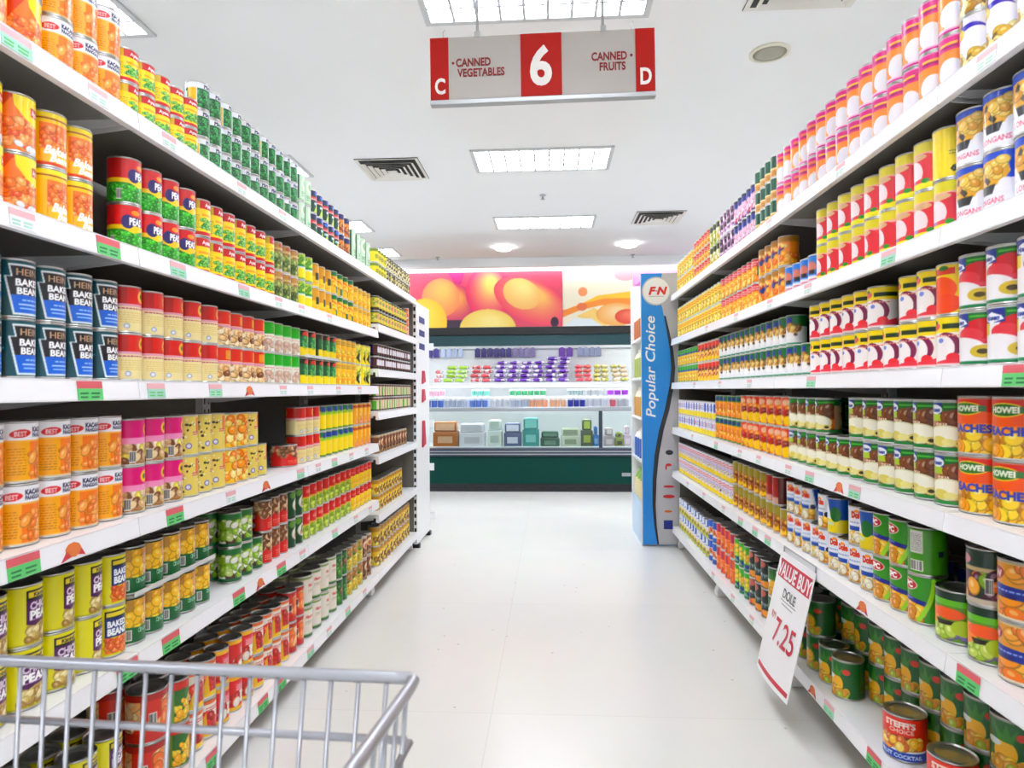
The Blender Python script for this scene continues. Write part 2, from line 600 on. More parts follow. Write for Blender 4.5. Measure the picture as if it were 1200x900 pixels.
@design('cream_red', 'soup_can', 'cream can with red top and gold emblem')
def _(c):
    c.bg('#efe2b0'); c.band(.62, 1, '#d62a1e'); c.rect(-1, .62, -.45, 1, '#c01f18'); c.ell(.25, .8, .14, .15, '#f2b81c'); c.ell(.25, .81, .07, .06, '#3c7a2a'); c.band(.56, .62, '#e7b0c4')
    c.lines(-.8, .5, .8, .56, 1, '#c05a8a'); c.lines(-.7, .2, .7, .46, 5, '#e3d08a', .5); c.ell(-.45, .12, .06, .06, '#9fb0d8'); c.ell(-.45, .12, .04, .04, '#eceef4')
@design('cream_mush', 'mushroom_can', 'cream mushroom can with red top')
def _(c):
    c.bg('#eed9a8'); c.band(.62, 1, '#dc3a1c'); c.rect(-.1, .66, .5, .92, '#e8a41e'); c.band(.52, .6, '#e7a6c8'); c.blobs(-.8, .08, .9, .45, 33, 0.080, ['#f0d3a0', '#d9a86a', '#fbeed0', '#8a5528'])
@design('green_white', 'soup_can', 'white can with bright green top')
def _(c):
    c.bg('#f0eee6'); c.band(.6, 1, '#0eb022'); c.rect(.2, .66, .55, .92, '#f0d83a'); c.lines(-.6, .5, .7, .56, 1, '#e08a7a'); c.blobs(-.6, .1, .7, .4, 12, 0.080, ['#f8f6ee', '#e2dccb', '#d9b8a8'])
@design('tall_green', 'corn_can', 'dark green can with red cap emblem')
def _(c):
    c.bg('#0f6a44'); c.band(0, .34, '#ffdf12'); c.band(.8, 1, '#17301f'); c.ell(.0, .85, .2, .12, '#d8452f'); c.blobs(-.4, .38, .6, .7, 15, 0.080, ['#2f9a5a', '#8fd06a', '#0b5436']); c.rect(-1, .0, -.7, 1, '#173c28')
@design('leafy', 'vegetable_can', 'yellow vegetable can with black leaf drawing')
def _(c):
    c.bg('#f3df22'); c.blobs(-.5, .5, .8, .9, 21, 0.080, ['#c7c62a', '#f7f06a', '#8aa82a']); c.poly([(-.5, .3), (-.2, .6), (0, .2), (-.1, .05)], '#22301c'); c.ell(.25, .3, .22, .18, '#eef0c0')
@design('small_brown', 'soup_can', 'small brown and white can')
def _(c):
    c.bg('#5a2a24'); c.rect(-.5, .3, .6, .8, '#e8e4ea'); c.band(0, .16, '#2a1618'); c.band(.9, 1, '#3a2420'); c.rect(.65, .2, .9, .9, '#5a3a9a')
@design('small_lime', 'soup_can', 'small can striped lime and orange')
def _(c):
    c.bg('#e8d8c0'); c.rect(-1, .1, -.4, .8, '#5fb82a'); c.rect(.1, .1, .7, .8, '#e8a83a'); c.band(.85, 1, '#6a3a2c'); c.band(0, .12, '#4a2a24')
@design('magenta_mush', 'mushroom_can', 'magenta topped mushroom can')
def _(c):
    c.bg('#d8b6a0'); c.blobs(-1, .02, 1, .48, 60, 0.080, MUSH + ['#f6e6cc', '#e9d84a']); c.band(.6, 1, '#dd0f86'); c.ell(.2, .78, .13, .14, '#f2c22a'); c.ell(.2, .78, .06, .06, '#4a6a2a'); c.band(.46, .6, '#f2a6cc'); c.code(-.7, .04, -.45, .3)
@design('beige_bits', 'mushroom_can', 'pale yellow can with pink lettering')
def _(c):
    c.bg('#e8d67a'); c.blobs(-1, .1, 1, .95, 37, 0.025, ['#3a2a18', '#f2ecc0', '#c9a84a']); c.rect(.0, .55, .45, .95, '#e88a4a'); c.lines(-.2, .5, .6, .62, 2, '#d04a9a'); c.ell(-.4, .22, .08, .08, '#8a88c0'); c.ell(-.4, .22, .05, .05, '#e4e2ee')
@design('peach_half', 'corn_can', 'yellow can with orange fruit rows')
def _(c):
    c.bg('#f0c83a'); c.blobs(-.8, .1, .8, .9, 39, 0.104, ['#f4a41c', '#f7dc7a', '#e88a14', '#fbe9a0'], 1.1)
@design('red_mush', 'mushroom_can', 'red mushroom can with brown picture')
def _(c):
    c.bg('#d42420'); c.blobs(-.9, .45, .9, .98, 51, 0.088, ['#c09060', '#8a5a34', '#e2c49a', '#6a3a1c']); c.band(.0, .4, '#d8261c'); c.lines(-.4, .1, .5, .3, 3, '#f0a090'); c.ell(.6, .2, .1, .1, '#f4e6e4')
@design('yellow_blue', 'corn_can', 'yellow can with blue and green top')
def _(c):
    c.bg('#fbe016'); c.band(.78, 1, '#1f8a4a'); c.rect(-.4, .74, .5, .95, '#2a4fa8'); c.band(.64, .76, '#a8d43a'); c.band(0, .06, '#2f8a2a'); c.rect(.3, .1, .5, .6, '#e8b810')
@design('orange_stripe', 'corn_can', 'orange and yellow striped can')
def _(c):
    c.bg('#f6b41c'); c.rect(-.3, 0, .2, 1, '#f4d23a'); c.rect(.5, 0, .8, 1, '#e0641c'); c.band(.8, .92, '#c2601a'); c.blobs(-.3, .1, .5, .5, 15, 0.080, ['#f0a07a', '#f6c83a'])
@design('chick', 'chickpea_can', 'yellow chick pea can with purple label')
def _(c):
    c.bg('#e3dc10'); c.rect(-.46, .05, .5, .93, '#d8c85a'); c.blobs(-.38, .07, .42, .32, 44, 0.050, ['#dcc27a', '#c2a055', '#efe0a8', '#b08a44'])
    c.rect(-.46, .36, .5, .93, '#5a1660'); c.poly([(-.46, .36), (-.2, .31), (.1, .38), (.5, .33), (.5, .4), (-.46, .4)], '#5a1660')
    c.rect(-.46, .76, .5, .93, '#1d1716'); c.rect(-.4, .8, .44, .9, '#e6d43a'); c.text('Kimball', .03, .85, .07, '#1d1716', .7, .03)
    c.text('CHICK', .03, .66, .13, '#efe3f2', .8, .05); c.text('PEAS', .03, .5, .15, '#ffffff', .8, .06); c.lines(-.3, .41, .4, .44, 1, '#c69cc8')
    c.band(.0, .03, '#c2bb10')
@design('blue_bean', 'bean_can', 'yellow baked bean can with blue label')
def _(c):
    c.bg('#e3dc10'); c.rect(-.46, .05, .5, .36, '#ee8a2c'); c.blobs(-.4, .08, .44, .34, 34, 0.050, ORANGE)
    c.rect(-.46, .38, .5, .78, '#12307c'); c.rect(-.46, .78, .5, .93, '#1d1716'); c.rect(-.4, .81, .44, .9, '#e6d43a'); c.text('BAKED', .03, .66, .13, '#ffffff', .8, .05); c.text('BEANS', .03, .5, .14, '#ffffff', .8, .06)
@design('cendawan', 'mushroom_can', 'green mushroom can with yellow mushroom picture')
def _(c):
    c.bg('#c69a3c'); c.blobs(-1, .38, 1, 1, 75, 0.104, ['#f2c61e', '#e8b010', '#f8d84a', '#d99a1c'], 1.2); c.blobs(.2, .45, .8, .8, 9, 0.096, ['#e8b492', '#d49a78'])
    c.poly([(-1, .0), (1, 0), (1, .34), (.4, .38), (-.2, .33), (-1, .38)], '#0b6f3c'); c.text('CENDAWAN', .15, .26, .1, '#bfe3cf', .8, .02); c.code(-.75, .06, -.5, .3); c.band(.96, 1, '#123c24')
@design('mixed_green', 'vegetable_can', 'green mixed vegetable can with white picture')
def _(c):
    c.bg('#4a7a2a'); c.blobs(-.9, .1, .9, .75, 51, 0.104, ['#eef0e6', '#9ac23a', '#6a8a2a', '#c9d88a', '#5a3a2a'], 1.3); c.band(.84, 1, '#1f7a3a'); c.ell(.3, .88, .12, .09, '#2a3f9a'); c.band(0, .1, '#0f6a40')
@design('deep_green', 'vegetable_can', 'deep green can with white bowl picture')
def _(c):
    c.bg('#0f4f2c'); c.ell(.2, .5, .3, .24, '#e9e6dc'); c.blobs(0, .42, .4, .6, 20, 0.058, ['#8a4a3a', '#c9a07a', '#5a7a2a']); c.ell(-.3, .85, .15, .12, '#6a9a3a'); c.ell(.3, .12, .16, .1, '#4aa23a')
@design('red_green', 'pea_can', 'lime green can with red top')
def _(c):
    c.bg('#b2cc2a'); c.blobs(-1, .05, 1, .5, 68, 0.065, ['#bcd63a', '#8fae1c', '#d8e86a', '#9ab82a']); c.band(.56, 1, '#d0241f'); c.ell(.1, .78, .22, .1, '#e05a4a'); c.lines(-.3, .74, .5, .84, 2, '#f8dcd2'); c.band(.5, .56, '#e8c84a'); c.rect(-1, .56, -.7, 1, '#a81c18')
@design('red_yellow', 'corn_can', 'bright yellow can with red top')
def _(c):
    c.bg('#ffe014'); c.band(.62, 1, '#d6281e'); c.blobs(-.8, .1, .8, .5, 44, 0.058, CORN); c.lines(-.4, .72, .5, .84, 2, '#f8d8d0')
@design('orange_slice', 'fruit_can', 'red can with orange slice picture')
def _(c):
    c.bg('#d8361e'); c.blobs(-.4, .3, .9, .85, 21, 0.120, ['#f4a45a', '#f8c48a', '#ee8436', '#fbe0b4'], 2.0); c.band(.86, 1, '#b8241c'); c.band(0, .2, '#c82a1e'); c.code(-.75, .35, -.5, .6); c.lines(.1, .18, .7, .3, 2, '#2a1414')
@design('corn_leaf', 'corn_can', 'green corn can with yellow kernels')
def _(c):
    c.bg('#3a7a34'); c.blobs(-.5, .1, .7, .6, 57, 0.058, CORN); c.band(.8, 1, '#d2382a'); c.rect(-.9, .0, -.55, .8, '#8ab04a'); c.poly([(.4, .2), (.7, .75), (.9, .1)], '#2a6428')
@design('red_yel_band', 'tomato_can', 'red tomato can with yellow rim band')
def _(c):
    c.bg('#d8241e'); c.band(.88, 1, '#f6c21c'); c.blobs(-.6, .15, .8, .5, 24, 0.088, ['#e0341c', '#f06a3a', '#c01818', '#f2ece0']); c.rect(-.3, .55, .6, .8, '#e8506a'); c.lines(-.2, .58, .5, .76, 3, '#f8e2e2'); c.band(0, .1, '#f0c82a')
@design('white_tomato', 'tomato_can', 'white tomato can with red fruit picture')
def _(c):
    c.bg('#efe8dc'); c.blobs(-.6, .2, .8, .6, 18, 0.104, ['#d8241c', '#e8442a', '#b81a16']); c.band(.9, 1, '#e07a3a'); c.band(.04, .16, '#f2d01c'); c.lines(-.5, .72, .6, .84, 2, '#c8485a'); c.poly([(-.9, .1), (-.5, .7), (-.4, .1)], '#e8c22a')
@design('white_olive', 'mushroom_can', 'white can with green hoops')
def _(c):
    c.bg('#ece6dc'); c.band(.9, .96, '#7a9a4a'); c.band(.0, .09, '#2f7a34'); c.band(.09, .12, '#b9cf9a'); c.ell(.35, .3, .16, .16, '#e6c89a'); c.ell(.45, .2, .1, .06, '#4a3018'); c.text('Mushroom', .05, .68, .1, '#c8242c', .8, .02); c.lines(-.4, .45, .5, .55, 2, '#b4a890')
@design('plain_green', 'vegetable_can', 'plain mid green can')
def _(c):
    c.bg('#1f7a2e'); c.blobs(-.5, .2, .6, .7, 24, 0.080, ['#4aa02a', '#2f6a1c', '#8a5a30']); c.band(.88, 1, '#12482a')
@design('olive_yellow', 'vegetable_can', 'olive yellow pineapple-coloured can')
def _(c):
    c.bg('#a8b83a'); c.blobs(-.7, .1, .8, .5, 33, 0.080, ['#f2d62a', '#d8b81c', '#f6e87a']); c.blobs(-.6, .6, .6, .95, 18, 0.080, ['#5a8a2a', '#c28a3a'])
@design('brown_cream', 'soup_can', 'brown can with cream emblem')
def _(c):
    c.bg('#8a5a3c'); c.ell(.1, .6, .24, .2, '#eed8b4'); c.ell(.1, .55, .14, .12, '#c8743a'); c.band(.9, 1, '#d9c8a8'); c.blobs(-.6, .05, .7, .3, 20, 0.065, ['#b08a5a', '#6a3a24', '#4a7a2a'])
@design('far_yellow', 'corn_can', 'golden can with brown bean picture')
def _(c):
    c.bg('#f2d020'); c.band(.75, 1, '#c89a24'); c.blobs(-.8, .1, .8, .55, 27, 0.080, ['#8a5a24', '#f8ea7a', '#d0a01c'])
@design('far_white', 'vegetable_can', 'green and white can with leaf picture')
def _(c):
    c.bg('#dfe8d4'); c.band(.6, 1, '#2f8a4a'); c.blobs(-.6, .1, .6, .4, 15, 0.080, ['#5aa03a', '#f2f4ea'])


# --- fruit side (right of the aisle)
@design('coconut', 'coconut_can', 'indigo coconut can with white pulp picture')
def _(c):
    c.bg('#e9e6f0'); c.rect(-1, .2, -.2, 1, '#3a12b4'); c.ell(.0, .55, .34, .32, '#3a12b4'); c.ell(.12, .5, .32, .28, '#f4f2f8'); c.blobs(-.9, .02, .9, .3, 39, 0.080, ['#d9b43a', '#b88a1c', '#efe0a0', '#8a6a1c']); c.blobs(-.9, .6, -.3, .95, 12, 0.080, ['#e8d06a', '#c8a43a'])
@design('magenta_lychee', 'lychee_can', 'magenta and orange lychee can')
def _(c):
    c.bg('#f69c3c'); c.rect(-1, .3, -.35, .75, '#f8b81e'); c.band(.72, 1, '#d8128e'); c.rect(-.1, .82, .6, .87, '#f2c84a'); c.rect(-.1, .77, .6, .8, '#8a1060'); c.band(.97, 1, '#f2a6d4')
    c.band(0, .1, '#f4c8e0'); c.ell(.3, .32, .23, .24, '#f1eef6'); c.rect(.0, .08, .75, .2, '#f4ecf4'); c.blobs(-.95, .1, -.55, .35, 7, 0.080, ['#3a7a2a', '#6a4a2a', '#8ab03a']); c.band(0, .045, '#d62a9a')
@design('green_tan', 'longan_can', 'small tan can with dark green top')
def _(c):
    c.bg('#d9ab62'); c.band(.4, 1, '#0b6a4c'); c.rect(-.5, .45, -.3, 1, '#3fae84'); c.rect(.1, .45, .3, 1, '#073f30'); c.band(.34, .42, '#efdcaa'); c.lines(-.6, .1, .7, .3, 2, '#a8742a')
@design('indigo', 'fruit_can', 'indigo can with pink and white picture')
def _(c):
    c.bg('#2a2f8e'); c.blobs(-.7, .1, .8, .6, 30, 0.088, ['#f0c0d8', '#e8eaf4', '#d04a5a', '#5a6ad0']); c.band(.88, 1, '#14184a')
@design('mauve', 'fruit_can', 'mauve can with dark fruit picture')
def _(c):
    c.bg('#c9a0c8'); c.blobs(-.7, .3, .8, .9, 21, 0.088, ['#4a2440', '#7a2a6a', '#f2d8ea', '#2c2030']); c.band(0, .14, '#f0e4f0')
@design('chartreuse', 'fruit_can', 'yellow-green can with dark band')
def _(c):
    c.bg('#c6d43a'); c.band(.7, .95, '#3a3a24'); c.blobs(-.7, .1, .8, .6, 24, 0.080, ['#f2f0c8', '#8aa82a', '#e8d04a'])
@design('red_gold', 'peach_can', 'yellow peach can with red band')
def _(c):
    c.bg('#f8c81e'); c.band(.55, .95, '#d63a2e'); c.lines(-.6, .62, .7, .86, 2, '#f8dcc8'); c.blobs(-.8, .08, .8, .42, 24, 0.096, ['#f8b81c', '#f08a14', '#fbdc5a'])
@design('lemon', 'pineapple_can', 'lemon yellow can with red script')
def _(c):
    c.bg('#f7df3a'); c.blobs(-.7, .1, .8, .5, 30, 0.080, ['#f4c81e', '#fbee8a', '#d8a81c']); c.lines(-.5, .65, .6, .88, 2, '#e05a3a'); c.band(.92, 1, '#e0e4d8'); c.ell(.6, .2, .08, .08, '#2a4a2a')
@design('blue_longan', 'longan_can', 'blue and white longan can')
def _(c):
    c.bg('#f2f1f6'); c.band(.5, 1, '#1258c4'); c.rect(-1, .3, -.45, .55, '#1258c4'); c.poly([(-.6, .5), (-.5, .84), (.5, .9), (.62, .62), (.4, .42), (-.3, .4)], '#e2ae28'); c.poly([(-.25, .84), (.1, .5), (.0, .44), (-.4, .7)], '#4a3a18'); c.blobs(-.4, .55, .5, .84, 13, 0.065, ['#d8a024', '#f2d06a'])
    c.poly([(-.35, .44), (.25, .44), (.15, .28), (-.25, .28)], '#33363c'); c.ell(-.55, .42, .1, .12, '#efe6e4'); c.ell(.5, .4, .12, .12, '#f6f2f4'); c.text('LONGANS', .0, .16, .1, '#e0708a', .9, .02)
@design('plain_yellow', 'lychee_can', 'plain bright yellow can')
def _(c):
    c.bg('#f4dc10'); c.rect(-1, 0, -.6, 1, '#f8e83a'); c.lines(.3, .45, .6, .55, 2, '#8a8a4a'); c.blobs(.35, .1, .5, .2, 3, 0.036, ['#3a3a2a'])
@design('yellow_lychee', 'lychee_can', 'yellow topped lychee can with red fruit')
def _(c):
    c.bg('#f4c2b4'); c.band(.78, 1, '#e2d61c'); c.rect(-1, .1, -.72, .78, '#e8484a'); c.rect(.3, .1, 1, .72, '#e8586a'); c.ell(.3, .42, .27, .33, '#e0384a'); c.ell(-.2, .36, .22, .27, '#f6e6ea'); c.poly([(-.6, .22), (-.2, .1), (.7, .14), (.3, .24), (-.2, .2)], '#e45a5a'); c.ell(-.05, .69, .22, .07, '#e2bc94'); c.text('1', -.42, .66, .12, '#b84a3a', .2); c.band(0, .13, '#f2ea14'); c.ell(-.35, .17, .1, .035, '#a89ad8'); c.ell(.3, .17, .08, .05, '#2f9a2a')
@design('small_blue', 'longan_can', 'small sky blue longan can')
def _(c):
    c.bg('#2f8ad8'); c.band(0, .3, '#f2eef2'); c.ell(.1, .6, .2, .2, '#d88a7a'); c.rect(-.1, .35, .35, .5, '#3a2a30'); c.lines(-.3, .1, .5, .22, 2, '#d04a6a')
@design('orange_navy', 'fruit_can', 'orange fruit can with navy panel')
def _(c):
    c.bg('#f39a1e'); c.band(.8, 1, '#b8862a'); c.rect(-.5, .4, .4, .72, '#2a3a8a'); c.blobs(-.9, .05, .9, .4, 39, 0.088, ['#f8b02a', '#e87a14', '#fbd05a']); c.blobs(-.3, .62, .6, .8, 10, 0.065, ['#d04a2a', '#f6d27a'])
@design('red_dots', 'peach_can', 'golden peach can with red top')
def _(c):
    c.bg('#f6b41a'); c.band(.68, 1, '#d84a5a'); c.lines(-.6, .74, .7, .94, 2, '#f8e2d8'); c.blobs(-.8, .08, .8, .5, 27, 0.096, ['#f8c02a', '#f09a14', '#fbe07a']); c.rect(.6, .3, .8, .7, '#3a6a3a')
@design('red_lychee', 'lychee_can', 'white lychee can with red fruit and blue badge')
def _(c):
    c.bg('#f2eef0'); c.rect(-1, .86, .2, .97, '#24409a'); c.rect(.2, .8, 1, .97, '#157a3c'); c.rect(.25, .88, .95, .92, '#5ab83a'); c.rect(-1, .5, -.3, .86, '#e4d04a')
    c.ell(.62, .62, .34, .24, '#d42a3a'); c.ell(.2, .55, .24, .14, '#e04a58'); c.rect(-1, .4, 1, .48, '#e0506a'); c.ell(-.1, .28, .46, .24, '#f4f0f2'); c.ell(.6, .24, .2, .12, '#d9c04a'); c.ell(.6, .24, .09, .05, '#5a4a1c')
    c.rect(-.6, .72, .2, .9, '#24409a'); c.poly([(-.5, .84), (-.2, .91), (.1, .84), (.18, .77), (-.2, .71), (-.58, .77)], '#f0f2f8'); c.text('Hosen', -.2, .81, .09, '#24409a', .52, .05, .2); c.band(0, .06, '#168a5a'); c.band(.97, 1, '#d4d4d0')
@design('rambutan', 'rambutan_can', 'yellow rambutan can with white fruit')
def _(c):
    c.bg('#f7f1f2'); c.band(.68, 1, '#f0d90f'); c.rect(-.05, .76, .95, .86, '#173a20'); c.ell(-.4, .82, .14, .08, '#e2706a'); c.ell(-.4, .9, .07, .04, '#3a7a1c'); c.rect(-1, .0, -.75, .7, '#efdc2a')
    c.ell(.06, .4, .27, .28, '#8a1f5a'); c.ell(-.12, .36, .26, .28, '#faf4f4'); c.ell(-.12, .52, .06, .05, '#8a9ae0'); c.ell(.3, .16, .12, .1, '#e8384a'); c.poly([(-.7, .05), (1, .05), (.9, .22), (.5, .16), (0, .12)], '#e8485a'); c.lines(-.5, .6, .6, .66, 1, '#e8a08a'); c.band(0, .05, '#f4dede')
@design('orange_fruit', 'fruit_can', 'yellow can with orange fruit picture')
def _(c):
    c.bg('#f0d20f'); c.ell(.0, .5, .3, .26, '#f2601a'); c.ell(.1, .2, .34, .2, '#ee5a28'); c.rect(-.5, .8, .5, .93, '#d8452a'); c.ell(.1, .93, .1, .05, '#2f7a1c'); c.rect(-1, 0, -.7, .7, '#f6e23a')
@design('green_white_fruit', 'longan_can', 'white can with green top and blue badge')
def _(c):
    c.bg('#efeef2'); c.band(.62, 1, '#1c7a44'); c.rect(-.5, .66, .2, .92, '#2c3f9e'); c.blobs(-.2, .38, .8, .66, 15, 0.080, ['#c8963a', '#8a5a24', '#e8c87a']); c.ell(.0, .3, .2, .12, '#f6f4f4'); c.ell(.4, .34, .06, .05, '#3a2a20'); c.band(0, .07, '#1c8a60')
@design('red_orange', 'fruit_can', 'red-orange can with yellow base')
def _(c):
    c.bg('#e2482a'); c.band(0, .36, '#f6d22a'); c.blobs(-.6, .3, .7, .6, 18, 0.080, ['#8a3a24', '#f2a04a', '#f8d06a']); c.band(.92, 1, '#e8d8c8')
@design('lime_gold', 'pineapple_can', 'golden can with lime and blue hoops')
def _(c):
    c.bg('#f8d422'); c.band(.72, 1, '#4aae3a'); c.band(.64, .74, '#3a5ab0'); c.band(0, .05, '#3a9a3a'); c.blobs(-.7, .1, .7, .5, 21, 0.080, ['#fbe46a', '#e8b41c'])
@design('peaches', 'peach_can', 'orange peach can with green name badge')
def _(c):
    c.bg('#f29a1e'); c.poly([(-1, 1), (1, 1), (1, .7), (.2, .78), (-1, .62)], '#d83220'); c.poly([(-1, .62), (.2, .78), (1, .7), (1, .55), (-1, .5)], '#ee6a1a'); c.blobs(-1, .04, 1, .34, 66, 0.104, ['#f8c41c', '#f2ac12', '#fbdc4a', '#c88a14'], 1.1)
    c.ell(.0, .8, .3, .12, '#e8d83a'); c.ell(.0, .8, .27, .1, '#3a7a2a'); c.rect(-.55, .75, .55, .86, '#4a8a4a'); c.text('HOWEI', .0, .805, .1, '#f4f6e8', .9, .05); c.ell(-.6, .5, .14, .1, '#f0a05a'); c.text('PEACHES', .05, .45, .14, '#3a4ec0', 1.45, .05); c.band(.97, 1, '#c8a08a')
@design('pear', 'pear_can', 'green pear can with white fruit')
def _(c):
    c.bg('#8a5230'); c.rect(-1, .1, -.35, .8, '#c0a080'); c.rect(-.6, .5, .0, .8, '#b98c6a'); c.blobs(-.1, .55, 1, .78, 26, .075, ['#8f5834', '#9a6240', '#84502c']); c.band(.8, 1, '#12702e'); c.rect(.1, .87, 1, .91, '#4ab83a'); c.rect(-.6, .74, .05, 1, '#23409a'); c.ell(-.26, .83, .17, .1, '#eef0f6'); c.text('Hosen', -.26, .83, .09, '#23409a', .48, .05, .2); c.rect(-.6, .6, .0, .74, '#b9cf3a'); c.lines(-.2, .52, .5, .6, 1, '#f0dcc8'); c.blobs(.3, .5, .95, .75, 12, 0.096, ['#8a5430', '#935a34', '#7c4826'])
    c.rect(.75, .12, 1, .4, '#e07a2a'); c.ell(.12, .3, .4, .22, '#e6e6c4'); c.ell(.1, .32, .34, .17, '#f8f6e6'); c.ell(.62, .16, .13, .08, '#e6d88a'); c.ell(.62, .16, .06, .04, '#4a3a18'); c.ell(-.1, .2, .16, .1, '#e2d67a'); c.ell(.25, .18, .12, .07, '#eee6a0'); c.band(0, .08, '#128a3e'); c.band(.97, 1, '#c8ccc4')
@design('pear_back', 'pear_can', 'dark green pear can turned to its small print')
def _(c):
    c.bg('#0f5a34'); c.rect(-.3, .1, .2, .78, '#7ac21c'); c.lines(-.25, .16, .15, .72, 9, '#2f6a10', .3); c.rect(.3, .1, 1, .78, '#5a3424'); c.code(.4, .06, .7, .2); c.band(.86, .92, '#2f9a4a')
@design('cocktail', 'fruit_can', 'orange-red fruit cocktail can')
def _(c):
    c.bg('#e8701c'); c.band(.72, 1, '#e04a1c'); c.ell(.2, .8, .16, .11, '#f2c8a8'); c.blobs(-.9, .05, .9, .6, 45, 0.096, ['#f6c02a', '#c8342a', '#f2e0b8', '#8a2a2a', '#f09a2a']); c.ell(.5, .2, .26, .18, '#f4d00f'); c.band(.97, 1, '#d8c8b8')
@design('orange_green', 'pineapple_can', 'orange can with green top')
def _(c):
    c.bg('#f4a81c'); c.band(.74, 1, '#3a9a44'); c.rect(-.4, .78, .4, .94, '#2a4a8a'); c.blobs(-.8, .1, .8, .55, 27, 0.096, ['#f8c83a', '#ee8a14', '#f09a2a']); c.band(0, .06, '#3a9a2a')
@design('white_short', 'milk_can', 'short white can with yellow base')
def _(c):
    c.bg('#eee8f2'); c.band(0, .34, '#f2e03a'); c.lines(-.8, .5, .8, .8, 3, '#8aa0d0'); c.rect(.3, .4, .6, .9, '#3a6ac8'); c.ell(-.3, .65, .14, .12, '#e88a8a')
@design('blue_red_milk', 'milk_can', 'white can with red lettering and yellow base')
def _(c):
    c.bg('#f0eef6'); c.band(0, .26, '#f0d822'); c.lines(-.8, .72, .8, .92, 2, '#d83a4a'); c.rect(-.8, .4, -.5, .9, '#2a50b8'); c.blobs(-.3, .36, .6, .6, 12, 0.080, ['#f2e6c8', '#d8c8e8', '#3a3a6a'])
@design('peach_syrup', 'peach_can', 'orange peach can with navy band')
def _(c):
    c.bg('#e0a23c'); c.blobs(-1, .04, 1, .42, 39, 0.128, ['#f6a41c', '#f08a10', '#fbc24a'], 1.5); c.poly([(-.8, .42), (.7, .34), (.9, .44), (.6, .56), (-.8, .6)], '#1c3a9e'); c.rect(-.7, .36, .2, .44, '#2c2f7a'); c.lines(-.6, .47, .5, .53, 1, '#9ab0e8'); c.ell(-.45, .76, .22, .12, '#b03a44', .2); c.text('S&W', -.45, .76, .13, '#f6e6e0', .5, .05); c.blobs(.1, .7, .9, .95, 12, 0.096, ['#f0b04a', '#5a6a2a', '#e8903a']); c.band(0, .04, '#efe3c8'); c.band(.96, 1, '#d9c8a0')
@design('tropic', 'fruit_can', 'green fruit cocktail can with papaya picture')
def _(c):
    c.bg('#1c4a2c'); c.band(.0, .8, '#6a9a2a'); c.blobs(-.9, .08, .9, .3, 45, 0.088, ['#a8c83a', '#7aa82a', '#8a7ab0', '#c8d86a']); c.ell(-.4, .45, .32, .2, '#f2922a', .3); c.ell(.3, .56, .32, .12, '#ee6a1c'); c.poly([(-.1, .4), (.7, .42), (.8, .36), (0, .3)], '#2a2218'); c.ell(.7, .3, .2, .16, '#b8cc2a'); c.band(.72, .84, '#72c024'); c.band(.84, 1, '#123c2c')
@design('dark_fruit', 'fruit_can', 'dark fruit cocktail can with grape picture')
def _(c):
    c.bg('#2a3a2c'); c.band(.68, 1, '#24463c'); c.ell(-.35, .8, .18, .1, '#d88aa0'); c.band(.6, .68, '#c8b48a'); c.blobs(-.9, .12, .9, .55, 39, 0.096, ['#4a1f3a', '#e8842a', '#8ab02a', '#6a2a4a', '#f0b44a']); c.code(.4, .2, .62, .5); c.band(0, .1, '#cfc4b4')
@design('lime_slice', 'pineapple_can', 'lime green pineapple slice can with red badge')
def _(c):
    c.bg('#3d9a1e'); c.rect(-1, 0, -.55, 1, '#348418'); c.blobs(-.6, .05, .5, .34, 24, 0.112, ['#f2b81c', '#d8961c', '#f6d24a'], 1.2); c.poly([(-.65, .48), (.65, .36), (.65, .46), (-.65, .6)], '#16259a'); c.lines(-.5, .49, .1, .53, 1, '#c8d0f4')
    for k in range(26):
        t = k / 25
        c.ell(.78 - .5 * (1 - t) ** 2, .05 + .9 * t, .045, .05, '#a8dc3a')
    c.ell(-.2, .8, .26, .13, '#e9d6d2'); c.ell(-.2, .8, .235, .11, '#c01f2a'); c.text('SPC', -.2, .8, .13, '#ffffff', .62, .06)
@design('lime_back', 'pineapple_can', 'lime green can turned to its white panels')
def _(c):
    c.bg('#4c9a14'); c.rect(-.2, .45, .3, .95, '#dcdcd8'); c.lines(-.15, .5, .25, .9, 12, '#8a8a86', .35); c.code(-.2, .06, .3, .3); c.rect(.8, .4, 1, .52, '#1c2a5a')
@design('pine_white', 'pineapple_can', 'white pineapple can with blue corner')
def _(c):
    c.bg('#eef0f8'); c.poly([(1, 1), (.6, 1), (.9, .3), (1, .3)], '#1458b0'); c.poly([(-1, 1), (-.95, 1), (-.8, .2), (-1, .2)], '#1458b0'); c.blobs(-.7, .03, .6, .28, 39, 0.088, ['#e8b01c', '#d0901c', '#f4cc4a', '#f2ecd8'], 1.2); c.text('Dole', .12, .8, .17, '#d8482a', .62, .08); c.ell(.12, .9, .07, .04, '#f0a01c'); c.rect(-.35, .36, .4, .48, '#1f5ab4'); c.ell(.62, .42, .08, .08, '#24306a'); c.lines(-.3, .56, .5, .64, 1, '#9ab0d8')
@design('blue_yellow', 'pineapple_can', 'blue pineapple can with yellow base')
def _(c):
    c.bg('#1a62b8'); c.poly([(-1, 1), (-.3, 1), (.1, .4), (-1, .4)], '#eef0f6'); c.band(0, .4, '#ecd820'); c.rect(-.6, .22, .2, .32, '#dfe8c8'); c.ell(.3, .55, .16, .22, '#1f7a3a'); c.ell(-.55, .8, .1, .08, '#d84a3a')
